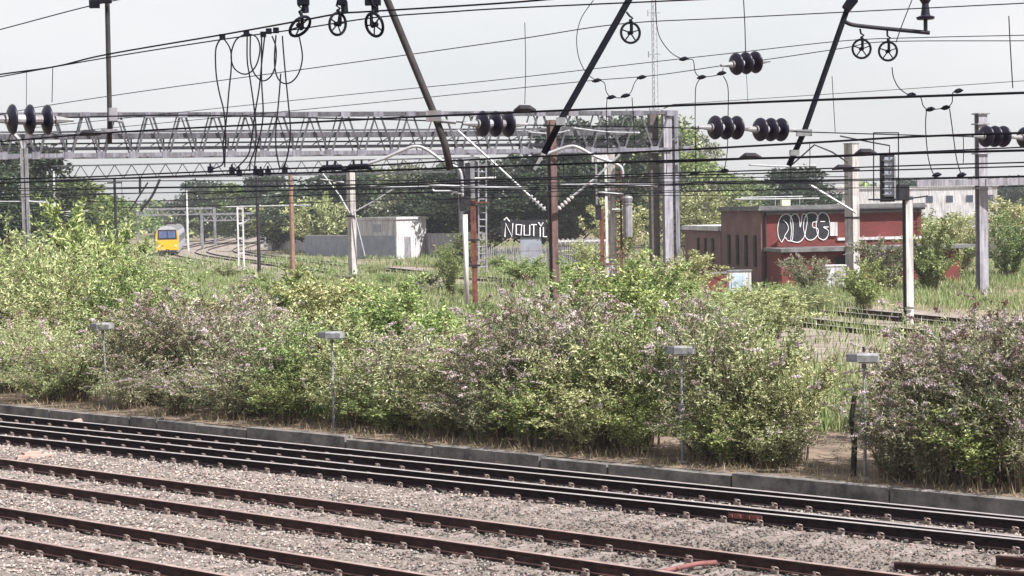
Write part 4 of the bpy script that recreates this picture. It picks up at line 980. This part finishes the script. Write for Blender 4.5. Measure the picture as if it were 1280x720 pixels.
# simple poles
for px_, y0, D, w_, m_, nm, lab in ((143, 222, 120, .2, 'dark', 'pole', 'slim black pole standing in the pale thicket'),
                          (321, 222, 135, .26, 'dark', 'pole', 'black pole beside the white lattice post'),
                          (363, 219, 128, .34, 'wood', 'wooden_pole', 'brown wooden pole in front of the dark trees'),
                          (128, 258, 170, .3, 'galv', 'pole', 'short grey pole near the black pole, hazy'),
                          (157, 268, 180, .34, 'galv', 'pole', 'short grey pole before the train, half hidden in thicket'),
                          (233, 238, 240, .3, 'white', 'pole', 'thin white pole rising behind the train roof')):
    o, h = mpx(px_, y0, D); t = thing(nm, o, lab, 'pole', 'poles by the far tracks'); b = MB(); b.tube([o, o+UP*h], [w_*.55, w_*.45], 8); b.build('pole_shaft', M[m_], t)
    b = MB(); b.beam(o+UP*(h-.35)+Vector((-.5, 0, 0)), o+UP*(h-.35)+Vector((.5, 0, 0)), .08, .1); b.build('bracket', M['dark'], t)
o, h = mpx(300, 259, 150); t = thing('lattice_post', o, 'white ladder-like lattice post beside the curving rails', 'post'); b = MB()
for sx in (-.22, .22): b.box(o+Vector((sx, 0, h/2)), (.12, .16, h))
for k in range(5): b.box(o+Vector((0, 0, .3+k*(h-.4)/4)), (.32, .14, .16))
b.build('post_frame', M['white'], t)
b = MB(); b.tube([o+UP*(h+.05)+Vector((-1.2, 0, 0)), o+UP*(h+.05)+Vector((6, 0, 0))], .06, 5); b.tube([o+UP*(h-1.6), o+UP*(h-1)+Vector((.8, 0, 0))], .06, 5); b.build('registration_arm', M['palewire'], t)
# portals beyond the train
for D, x0, x1, y0, lab in ((275, 172, 268, 262, 'pale portal frame just behind the train'), (330, 205, 305, 252, 'hazy portal frame further behind the train'), (250, 252, 330, 268, 'low pale portal over the curving rails')):
    o, h = mpx(x0, y0, D); o2, _ = mpx(x1, y0, D); t = thing('portal_frame', o, lab, 'portal', 'portals beyond the train')
    for q in (o, o2): b = MB(); b.box(q+UP*h/2, (.35, .35, h)); b.build('leg_post', M['galv'], t)
    b = MB(); b.beam(o+UP*h, o2+UP*h, .3, .3); b.beam(o+UP*(h-.9), o2+UP*(h-.9), .2, .2)
    for i in range(14): b.beam(o.lerp(o2, i/14)+UP*(h-(.9 if i % 2 else 0)), o.lerp(o2, (i+1)/14)+UP*(h-(0 if i % 2 else .9)), .12, .12)
    b.build('beam', M['galv'], t)
# tall radio tower
D = 260; o = foot(823, D, 0); t = thing('radio_tower', o, 'tall thin pale lattice tower rising out of frame behind the gantry leg', 'tower')
b = MB(); H = 40
for k in range(3): a_ = k*2.094+.3; b.tube([o+Vector((math.cos(a_)*.5, math.sin(a_)*.5, 0)), o+Vector((math.cos(a_)*.4, math.sin(a_)*.4, H))], .05, 5)
for i in range(44):
    for k in range(3):
        a_, c_ = k*2.094+.3, (k+1)*2.094+.3; z = i*.9
        b.tube([o+Vector((math.cos(a_)*.45, math.sin(a_)*.45, z)), o+Vector((math.cos(c_)*.45, math.sin(c_)*.45, z+.9))], .03, 4)
b.build('tower_frame', M['galv'], t)
for z in (33, 27, 19): b = MB(); b.beam(o+Vector((-.9, -.5, z)), o+Vector((.9, -.5, z)), .08, .08); b.box(o+Vector((-.9, -.5, z)), (.15, .15, .9)); b.build('antenna', M['galv'], t)
# ---- signal
D = 68; o = foot(1136, D, 0); hs = ztop(1136, 250, D); s_ = F/D; t = thing('signal', o, 'railway signal head in a black cage on a white post', 'signal')
b = MB(); b.box(o+Vector((.04, 0, hs/2)), (.26, .26, hs)); b.build('post', M['white'], t)
b = MB(); b.box(o+Vector((-.15, .02, hs/2)), (.08, .1, hs)); b.build('shade_strip', M['dark'], t)  # dark strip painting the shaded left side of the post
b = MB(); b.box(P(1109, 222, D-.2), (.5, .35, 1.85), 0)
hd = b.build('signal_head', M['dark'], t); b = MB(); b.box(P(1111, 221, D-.42), (.34, .12, 1.5)); b.build('head_panel', M['bluegrey'], hd)
b = MB()
for y in (200, 209, 218, 227, 236, 243): b.box(P(1110, y, D-.5), (.4, .08, .03))
b.box(P(1118, 222, D-.45), (.06, .2, 1.6)); b.build('backplate', M['galv'], hd)
b = MB()
xs_ = (1092, 1123); ys_ = (166, 250)
for yy in (D-.7, D+.3):
    for x in xs_: b.tube([P(x, 166, yy), P(x, 251, yy)], .024, 5)
    for y in ys_: b.tube([P(1092, y, yy), P(1123, y, yy)], .024, 5)
for x in xs_:
    for y in ys_: b.tube([P(x, y, D-.7), P(x, y, D+.3)], .024, 5)
b.build('cage', M['black'], t)
b = MB(); b.box(P(1112, 249, D-.1), (1.5, .7, .06)); b.tube([P(1122, 250, D), P(1160, 245, D)], .03, 5); b.box(P(1128, 241, D), (.45, .4, .6)); b.build('platform', M['dark'], t)
b = MB(); b.tube([P(1112, 192, D), P(1112, 182, D), P(1090, 178, D), P(1060, 172, D), P(1050, 170, D)], .03, 5); b.build('feed_pipe', M['dark'], t)
for y in (396, 385): b = MB(); b.tube([P(1124, y, D-.2), P(1142, y, D-.2)], .03, 5); b.build('bracket', M['dark'], t)
# ==================================================================== OVERHEAD LINE close to the camera
def wire(label, pts, r, p=None, D=None, cross=False, m='wire', ext=True, group='overhead wires', name='overhead_wire', cat='wire', n=8):
    pts = [tuple(map(float, q)) for q in pts]
    if ext:
        (x0, y0), (x1, y1) = pts[0], pts[1]; pts = [(x0-160, y0-(y1-y0)/(x1-x0)*160)]+pts
        (x0, y0), (x1, y1) = pts[-1], pts[-2]; pts = pts+[(x0+160, y0+(y1-y0)/(x1-x0)*160)]
    f = (lambda x: Dx(x)) if cross else ((lambda x: Dp(x, p)) if p else (lambda x: D))
    b = MB(); b.tube([P(x, y, f(x)) for x, y in smooth_px(pts, n)], r, 6)
    return tag(b.build(name, M[m], smooth=True), label, cat, group)
wire('dark wire cutting the upper corner of sky beside the dark drop tube', [(0, 37), (110, 8), (190, -9)], .007, p=13)
wire('upper of two wires threaded through the three pulley wheels', [(0, 93), (70, 83), (134, 68), (280, 43), (375, 26), (425, 17), (468, 14), (640, 3), (760, -8)], .008, p=10.5)
wire('lower of two wires threaded through the three pulley wheels', [(0, 96), (134, 72), (280, 49), (375, 36), (468, 22), (560, 15), (640, 10), (860, 0)], .006, p=10.5)
wire('thin wire climbing across open sky above the small insulators', [(0, 143), (65, 131), (200, 111), (420, 81), (640, 50), (775, 30), (920, 22), (1280, 4)], .006, p=16)
wire('thin wire passing just above the bluish disc insulator', [(200, 143), (400, 122), (500, 112), (620, 100), (820, 77), (910, 67), (1055, 51), (1150, 47), (1280, 44)], .005, p=17)
wire('thin wire that carries the bluish disc insulator', [(200, 154), (400, 135), (620, 113), (737, 101), (820, 94), (903, 82), (975, 72), (1055, 60), (1110, 52), (1280, 51)], .005, p=17)
wire('thick black wire running just above the insulator row', [(0, 177), (107, 168), (220, 161), (420, 151), (543, 145), (634, 141), (820, 133), (1020, 125), (1280, 116)], .0085, p=9.6)
wire('cross-span wire on which the row of disc insulators hangs', [(-40, 152), (200, 144), (420, 148), (540, 151), (650, 156), (820, 159), (1040, 166), (1225, 171), (1330, 172)], .007, cross=True, ext=False)
wire('black wire above the clamped contact wire, passing the curved arms', [(0, 224), (113, 221), (200, 217), (351, 211), (420, 209), (480, 206), (620, 198), (820, 189), (1020, 178), (1140, 171), (1280, 166)], .0095, p=12.3)
wire('heavy black contact wire holding a row of square clamps', [(0, 229), (200, 221), (290, 218), (420, 215), (620, 208), (833, 201), (1020, 196), (1122, 192), (1280, 188)], .011, p=12.6)
wire('thin wire rising away from the heavy contact wire near the signal', [(980, 197), (1122, 191), (1280, 184)], .006, p=12.9)
wire('black wire crossing the middle of the brown steel column', [(0, 239), (200, 235), (420, 232), (572, 226), (710, 221), (820, 217), (1020, 211), (1140, 207), (1280, 203)], .008, p=16.1)
wire('black wire a hand below, with a lump near the concrete mast', [(400, 236), (669, 225), (820, 220), (1020, 215), (1280, 208)], .008, p=16.4)
wire('dark wire passing in front of the dark rounded tree', [(0, 247), (200, 241), (420, 237), (620, 235), (800, 231), (955, 226), (1020, 225), (1280, 220)], .008, p=19.7)
wire('lower dark wire passing in front of the dark rounded tree', [(500, 241), (800, 233), (910, 229), (1020, 227), (1280, 221)], .008, p=20)
wire('thin wire just above the brick building roofline', [(700, 245), (1000, 236), (1280, 233)], .007, p=24)
for i, (y0, y1, y2, D) in enumerate(((226, 226, 224, 70), (241, 236, 232, 75), (251, 243, 240, 80), (259, 252, 246, 90), (234, 231, 229, 66))):
    wire('thin distant wire among those below the lattice beam', [(0, y0+2), (200, y0), (420, y1), (640, y2), (900, y2-2)], .022, D=D, group='thin distant wires')
wire('long rusty wire crossing open sky under the radio tower base', [(1000, 120), (1150, 110), (1280, 101)], .004, p=20)
# clamps on the contact wires
def clampbox(px, py, p, label, w=.055, h=.07):
    b = MB(); c_ = P(px, py, Dp(px, p)); b.box(c_, (w, .05, h)); b.tube([c_+Vector((0, 0, h/2)), c_+Vector((0, 0, h/2+.03))], .012, 6)
    return tag(b.build('wire_clamp', M['black']), label, 'clamp', 'square clamps on the heavy contact wire')
for px, py in ((263, 212), (290, 213), (299, 216), (320, 215), (326, 216), (335, 215), (356, 213)):
    clampbox(px, py, 12.6, 'black square clamp in the row under the cable loops')
for px, py, lab in ((415, 213, 'flat black splice on contact wire before the concrete mast'), (448, 212, 'flat black splice just past the concrete mast')):
    b = MB(); D = Dp(px, 12.55); b.tube([P(px-17, py+1, D), P(px-11, py-3, D), P(px+11, py-4, D), P(px+17, py, D)], [.01, .03, .03, .01], 8); b.tube([P(px-6, py-3, D), P(px-6, py-12, D)], .012, 6); b.tube([P(px+4, py-3, D), P(px+4, py-12, D)], .012, 6)
    tag(b.build('wire_splice', M['black']), lab, 'splice')
for px, py, p, lab in ((938, 197, 12.6, 'long dark splice below the paired disc insulators'), (1082, 192, 12.6, 'long dark splice beside the signal cage'), (1054, 211, 16.1, 'dark splice crossing the thick concrete mast'), (112, 168, 9.6, 'dark clamp beside the drop tube foot'), (656, 138, 9.6, 'dark clamp at the foot of the thin vertical dropper')):
    b = MB(); D = Dp(px, p)-.03; b.tube([P(px-14, py+1, D), P(px-6, py-2, D), P(px+6, py-2, D), P(px+14, py, D)], [.008, .028, .026, .008], 8); tag(b.build('wire_splice', M['dark']), lab, 'splice')
# disc insulators
def insulator(px, py, label, axis, D, n=3, dia=.25, sp=.144, pins=(.22, .22)):
    c = P(px, py, D); a = axis.normalized(); t = thing('disc_insulator', c, label, 'insulator', 'disc insulators')
    for i in range(n):
        s0 = (i-(n-1)/2)*sp; b = MB(); r = dia/2
        b.lathe(c+a*s0, a, [(-.042, .04), (-.038, r*.4), (-.024, r*.74), (-.01, r*.94), (.002, r), (.012, r*.98), (.013, r*.6), (.016, .05)], 28); b.build('disc', M['porc'], t, smooth=True)
    e = (n-1)/2*sp; b = MB(); b.lathe(c-a*(e+pins[0]), a, [(0, .016), (pins[0]-.06, .016), (pins[0]-.055, .042), (pins[0]+2*e+.05, .042), (pins[0]+2*e+.055, .016), (pins[0]+2*e+pins[1], .016)], 12); b.build('pin', M['galv'], t)
    b = MB(); b.tube([c-a*(e+pins[0]), c-a*(e+.07)], [.012, .034], 8); b.build('end_fitting', M['lampgrey'], t)
    b = MB(); b.tube([c+a*(e+.07), c+a*(e+pins[1])], [.034, .012], 8); b.build('end_fitting', M['lampgrey'], t)
for px, py, lab in ((37, 149.5, 'three-disc insulator nearest the photo edge over the lattice beam'), (619, 155, 'three-disc insulator between the two leaning dark tubes'), (907, 159.5, 'three-disc insulator, left one of the close pair'), (963, 162, 'three-disc insulator, right one of the close pair'), (1243, 170.5, 'three-disc insulator overlapping the lilac steel mast'), (1291, 172, 'disc insulator cut off by the photo edge')):
    insulator(px, py, lab, XDIR, Dx(px))
wdir = (P(975, 72, Dp(975, 17))-P(903, 84, Dp(903, 17)))
insulator(932, 79, 'bluish three-disc insulator hung alone in open sky', XDIR*.8+Vector((0, 0, .08)), Dp(932, 17), 3, .25, .14)
# leaning tubes
def tubes(label, pts, r, D, name='drop_tube', cat='drop tube', m='dark', extra=None):
    t = thing(name, P(*pts[-1], D), label, cat, 'dark tubes hanging from above'); b = MB(); b.tube([P(x, y, D) for x, y in pts], r, 10); b.build('tube', M[m], t, smooth=True)
    return t
M['tubegrey'] = mat('tube_grey', (.02, .018, .02), (.05, .043, .045), .7, 4, spec=.15)
t = tubes('dark leaning tube from the top edge down past the gantry, left of insulator', [(468, -45), (484, 0), (543, 143), (556, 180), (563, 212)], .035, Dx(545), m='tubegrey')
b = MB(); D = Dx(545)-.04; b.box(P(542, 145, D), (.14, .08, .1)); b.tube([P(545, 151, D), P(560, 152, D), P(570, 153, D)], .02, 6); b.build('clamp', M['galv'], t)
t = tubes('dark leaning tube in front of the brown column, sloping the other way', [(812, -45), (786, 0), (700, 152), (680, 192)], .034, Dx(720), m='black')
b = MB(); D = Dx(720)-.04; b.box(P(701, 152, D), (.09, .08, .08)); b.build('clamp', M['lampgrey'], t)
t = tubes('dark leaning tube that carries the arm with two pulleys', [(1078, -45), (1063, 0), (1005, 165), (986, 207)], .031, Dx(1030), m='black')
b = MB(); D = Dx(1030); b.tube([P(x, y, D) for x, y in smooth_px([(1053, 24), (1062, 30), (1080, 33), (1120, 37), (1162, 41)], 4)], .022, 8); b.build('arm', M['dark'], t)
b = MB(); b.box(P(1005, 166, D-.03), (.16, .08, .07)); b.build('clamp', M['lampgrey'], t)
b = MB(); b.box(P(993, 191, D-.03), (.1, .07, .06)); b.build('clamp', M['lampgrey'], t)
b = MB(); b.tube([P(1068, -20, D-.04), P(1066, 0, D-.04), P(1057, 12, D-.04)], [.05, .06, .05], 8); b.build('sleeve', M['black'], t)
t = tubes('slim straight dark tube over the gantry at the photo side', [(133, -45), (134, 0), (137, 140), (137, 180)], .03, 22, m='tubegrey')
b = MB(); D = 21.9; b.box(P(141, 143, D), (.1, .08, .16), .4); b.box(P(137, 164, D), (.2, .06, .05)); b.tube([P(137, 150, D), P(153, 152, D)], .02, 6); b.build('clamp', M['galv'], t)
b = MB(); b.box(P(118, 5, D), (.12, .06, .1)); b.box(P(131, 1, D), (.16, .06, .06)); b.build('hanger', M['black'], t)
# post insulator hanging at the arm end
t = thing('post_insulator', P(1157, 40, Dx(1030)), 'black bell-shaped insulator standing on the end of the pulley arm', 'insulator'); b = MB()
b.lathe(P(1157, 40, Dx(1030)), (0, 0, 1), [(0, .022), (.13, .022), (.135, .09), (.16, .1), (.18, .05), (.3, .035), (.34, .06), (.42, .05)], 18); b.build('bell', M['porc'], t)
# pulleys
def pulley(px, py, dia, D, yaw, tilt, label, hook_top):
    c = P(px, py, D); t = thing('pulley', c, label, 'pulley', 'spoked pulleys on the overhead line'); r = dia/2*D/F
    rot = Matrix.Rotation(tilt, 3, 'Y') @ Matrix.Rotation(yaw, 3, 'Z')
    b = MB(); b.tube([c+rot@Vector((math.cos(a)*r, 0, math.sin(a)*r)) for a in [2*math.pi*k/28 for k in range(28)]], r*.13, 8, closed=True)
    wl = b.build('wheel', M['black'], t, smooth=True)
    b = MB()
    for k in range(5): a = 2*math.pi*k/5+.3; b.tube([c+rot@Vector((math.cos(a)*r*.15, 0, math.sin(a)*r*.15)), c+rot@Vector((math.cos(a)*r*.95, 0, math.sin(a)*r*.95))], r*.07, 6)
    b.build('spokes', M['black'], wl)
    b = MB(); b.lathe(c-rot@Vector((0, .03, 0)), rot@Vector((0, 1, 0)), [(0, r*.22), (.06, r*.22)], 12); b.build('hub', M['black'], wl)
    b = MB(); top = P(*hook_top, D); off = rot@Vector((0, -.035, 0))
    b.tube([c+off, c+off+Vector((0, 0, r*1.05)), c+Vector((0, 0, r*1.25))], r*.16, 6); b.tube([c+Vector((0, 0, r*1.2)), c+Vector((r*.25, 0, r*1.45)), c+Vector((-r*.05, 0, r*1.65)), top], r*.11, 6); b.build('hook', M['black'], t)
pulley(375, 33, 30, Dp(375, 10.5), R(64), R(48), 'tilted spoked pulley wheel, first over the cable loops', (384, -10))
pulley(422, 30, 27, Dp(422, 10.5), R(48), R(10), 'spoked pulley wheel in the middle of the upper three', (425, -10))
pulley(468, 31, 29, Dp(468, 10.5), R(-44), R(-24), 'spoked pulley wheel beside the leaning dark tube', (460, -10))
pulley(788, 41, 25, Dx(720), R(18), 0, 'single spoked pulley hung beside the leaning tube, centre sky', (783, 15))
pulley(1077, 61, 23, Dx(1030), R(5), 0, 'first of two spoked pulleys under the arm', (1075, 36))
pulley(1110, 64, 23, Dx(1030), R(5), 0, 'second of two spoked pulleys under the arm', (1109, 38))
for px, w_, lab in ((375, .1, 'black hanger block above the tilted pulley'), (424, .07, 'black hanger rod above the middle pulley'), (462, .13, 'black hanger bracket above the pulley beside the tube')):
    D = Dp(px, 10.5); b = MB(); b.box(P(px+4, 0, D), (w_, .07, .085)); b.tube([P(px+6, 2, D), P(px+7, 16, D)], .03, 8); b.tube([P(px+5, 0, D), P(px+5, -40, D)], .03, 8); tag(b.build('hanger_block', M['black']), lab, 'hanger')
# cable loops and jumpers
Dl = Dp(320, 11)
CL = 'hanging cable loops'
for lab, pts in (('leftmost long cable loop dropping to the clamp row', [(278, 46), (270, 60), (270, 90), (274, 115), (280, 140), (282, 170), (281, 200), (281, 209)]),
                 ('long cable strand crossing inside the first loop', [(278, 46), (288, 62), (289, 85), (286, 115), (283, 150), (279, 180), (279, 204), (266, 211)]),
                 ('round cable coil nearest the date in the sky', [(308, 42), (295, 50), (289, 68), (292, 84), (302, 92), (312, 91), (321, 80), (325, 60), (320, 46), (308, 42)]),
                 ('cable strand dropping from the coil past the gantry', [(309, 42), (309, 75), (312, 95), (317, 130), (320, 160), (319, 185), (313, 202), (312, 214)]),
                 ('second cable strand dropping from the coil', [(331, 44), (327, 80), (324, 110), (319, 140), (315, 170), (311, 192), (300, 206), (291, 214)]),
                 ('middle hanging cable bight with its round bottom', [(313, 44), (313, 75), (318, 92), (328, 101), (338, 96), (344, 82), (345, 60), (340, 45)]),
                 ('cable strand passing through the middle bight', [(327, 46), (327, 100), (329, 140), (326, 165), (320, 190), (318, 214)]),
                 ('right hanging cable bight beside the tilted pulley', [(345, 44), (343, 75), (346, 95), (354, 104), (365, 102), (374, 90), (378, 70), (374, 46)]),
                 ('long narrow cable loop below the tilted pulley', [(351, 92), (348, 130), (345, 160), (345, 185), (348, 203), (351, 211), (357, 203), (361, 185), (363, 160), (360, 125), (357, 95), (354, 60), (353, 45)])):
    wire(lab, pts, .0072, D=Dl, ext=False, group=CL, name='cable_loop', cat='cable', n=5)
for px, py in ((278, 46), (308, 42), (329, 43), (336, 39), (345, 38)):
    b = MB(); b.box(P(px, py, Dl-.02), (.05, .04, .05)); b.tube([P(px-3, py, Dl-.02), P(px+3, py-1, Dl-.02)], .015, 6); tag(b.build('wire_clamp', M['black']), 'small black clamp where a cable loop leaves the pulley wires', 'clamp', 'clamps at the top of the cable loops')
JL = 'jumper cables between the wires'; D = Dp(780, 17)
for lab, pts, D in (('fine jumper curving behind the leaning tube in centre sky', [(742, 0), (727, 22), (721, 45), (723, 70), (732, 90), (744, 100)], Dp(740, 17)),
                 ('short U-shaped jumper below the single pulley', [(744, 100), (755, 103), (758, 115), (764, 121), (778, 122), (788, 116), (793, 104), (798, 98), (806, 96)], Dp(775, 17)),
                 ('pale tail hanging from the U-shaped jumper down over the gantry', [(759, 122), (758, 140), (759, 175), (760, 195)], Dp(759, 17)),
                 ('second pale tail hanging from the U-shaped jumper', [(790, 122), (792, 150), (793, 180)], Dp(790, 17)),
                 ('curved jumper beside the radio tower top', [(819, -5), (820, 20), (824, 45), (838, 65), (854, 74), (866, 75), (869, 90), (877, 96), (900, 93), (904, 85)], Dp(850, 17)),
                 ('fine tail hanging from the clamp below the bluish insulator', [(876, 97), (870, 108), (869, 130), (869, 170), (870, 205), (868, 217)], Dp(870, 17)),
                 ('second fine tail below the bluish insulator', [(904, 95), (910, 110), (910, 150), (909, 190), (905, 214)], Dp(908, 17)),
                 ('curved jumper below the two pulleys', [(1115, 84), (1117, 97), (1124, 110), (1137, 119), (1150, 121), (1154, 132), (1162, 137), (1183, 134), (1190, 128), (1191, 116), (1198, 114)], Dp(1150, 17)),
                 ('fine tail dropping from the jumper toward the boom end', [(1158, 138), (1157, 160), (1160, 195), (1166, 216), (1171, 219)], Dp(1160, 17)),
                 ('second fine tail dropping toward the boom', [(1187, 136), (1191, 165), (1196, 200), (1202, 219)], Dp(1190, 17)),
                 ('thin sloping wire crossing behind the pulley arm', [(1142, -5), (1128, 30), (1120, 53)], Dp(1130, 17))):
    wire(lab, pts, .0055, D=D, ext=False, group=JL, name='jumper_cable', cat='cable', n=5)
for px, py in ((746, 101), (764, 122), (782, 120), (802, 97), (855, 74), (877, 97), (902, 92), (1139, 119), (1163, 137), (1182, 135), (1198, 114), (868, 217), (905, 214), (1171, 219), (1202, 219)):
    D = Dp(px, 17)-.03; b = MB(); b.tube([P(px-6, py+1, D), P(px-2, py, D), P(px+2, py-1, D), P(px+6, py-1, D)], [.006, .024, .024, .006], 8); tag(b.build('cable_clamp', M['black']), 'small black spindle clamp on a jumper cable', 'clamp', 'spindle clamps on the jumper cables')
for lab, pts, p, r in (('thin vertical dropper standing clear in centre sky', [(656, 28), (657, 80), (656, 130)], 9.8, .003), ('thin vertical dropper beside the arm with two pulleys', [(1040, 95), (1042, 130), (1044, 165)], 17, .004),
                 ('knobbed vertical dropper above the bluish insulator', [(929, -8), (931, 30), (932, 68)], 17, .006), ('fine dropper below the bluish insulator', [(933, 92), (935, 130)], 17, .003),
                 ('knobbed vertical dropper near the photo edge', [(1261, 20), (1263, 60), (1266, 110)], 15, .005), ('thin vertical dropper over the left insulator', [(33, 88), (33, 132)], 10.5, .003), ('dark-headed vertical dropper beside the left insulator', [(66, 84), (65, 128)], 10.5, .004)):
    wire(lab, pts, r, p=p, ext=False, group='vertical droppers', name='dropper', cat='dropper')
for lab, pts, D, r in (('dark slanted tube under the lattice beam, steeper one', [(200, 224), (190, 245), (176, 263)], 120, .09), ('dark slanted tube under the lattice beam, fainter one', [(185, 228), (172, 248), (162, 264)], 125, .06),
                 ('short dark stub hanging under the lattice beam', [(175, 222), (175, 242)], 120, .09), ('thin pole hanging beside the wooden pole', [(347, 226), (347, 236)], 110, .1)):
    wire(lab, pts, r, D=D, ext=False, group='dark tubes under the lattice beam', name='drop_tube', cat='drop tube', m='dark')
for i, (px, y0, y1) in enumerate(((152, 228, 255), (232, 226, 262), (276, 228, 240), (497, 200, 232), (523, 212, 236), (618, 200, 224), (704, 196, 222), (833, 189, 217), (1012, 178, 212), (988, 208, 226), (1204, 170, 204))):
    wire('fine short dropper linking two wires in the middle band', [(px, y0), (px+.5, (y0+y1)/2), (px, y1)], .004, p=15.5, ext=False, group='fine short droppers', name='dropper', cat='dropper')
for lab, pts, D in (('pale registration tube on the wires left of the cabin mast', [(462, 233), (500, 234), (536, 233)], 92), ('pale thin tube over the cabin', [(400, 224), (430, 228)], 100),
                 ('pale registration tube beside the gantry leg', [(700, 231), (760, 231), (822, 233)], 86), ('pale tube end above the annex corner', [(918, 249), (960, 249), (1024, 248)], 95),
                 ('pale bent tube among gantry fittings', [(716, 160), (760, 165), (800, 166)], 94), ('second pale tube among gantry fittings', [(660, 165), (690, 167), (712, 163)], 94), ('pale tube over the roof tank', [(936, 206), (980, 208), (1020, 207)], 90)):
    wire(lab, pts, .05, D=D, ext=False, group='pale registration tubes', name='registration_tube', cat='tube', m='palewire')
# ==================================================================== haze
b = MB(); b.box((0, 240, 24), (900, 900, 51)); hz = b.build('haze', None, origin=(0, 0, 0))
hm = bpy.data.materials.new('haze'); N, L = nt(hm); N.remove(N['Principled BSDF'])
pv = N.new('ShaderNodeVolumePrincipled'); pv.inputs['Color'].default_value = (.9, .92, 1, 1); pv.inputs['Density'].default_value = .0003; pv.inputs['Anisotropy'].default_value = .3
L.new(pv.outputs[0], N['Material Output'].inputs['Volume']); hz.data.materials.clear(); hz.data.materials.append(hm); tag(hz, 'thin pale summer haze over the railway', 'haze', kind='stuff')
sc.cycles.max_bounces = 6; sc.cycles.transparent_max_bounces = 8; sc.cycles.volume_bounces = 0
sc.cycles.use_denoising = True
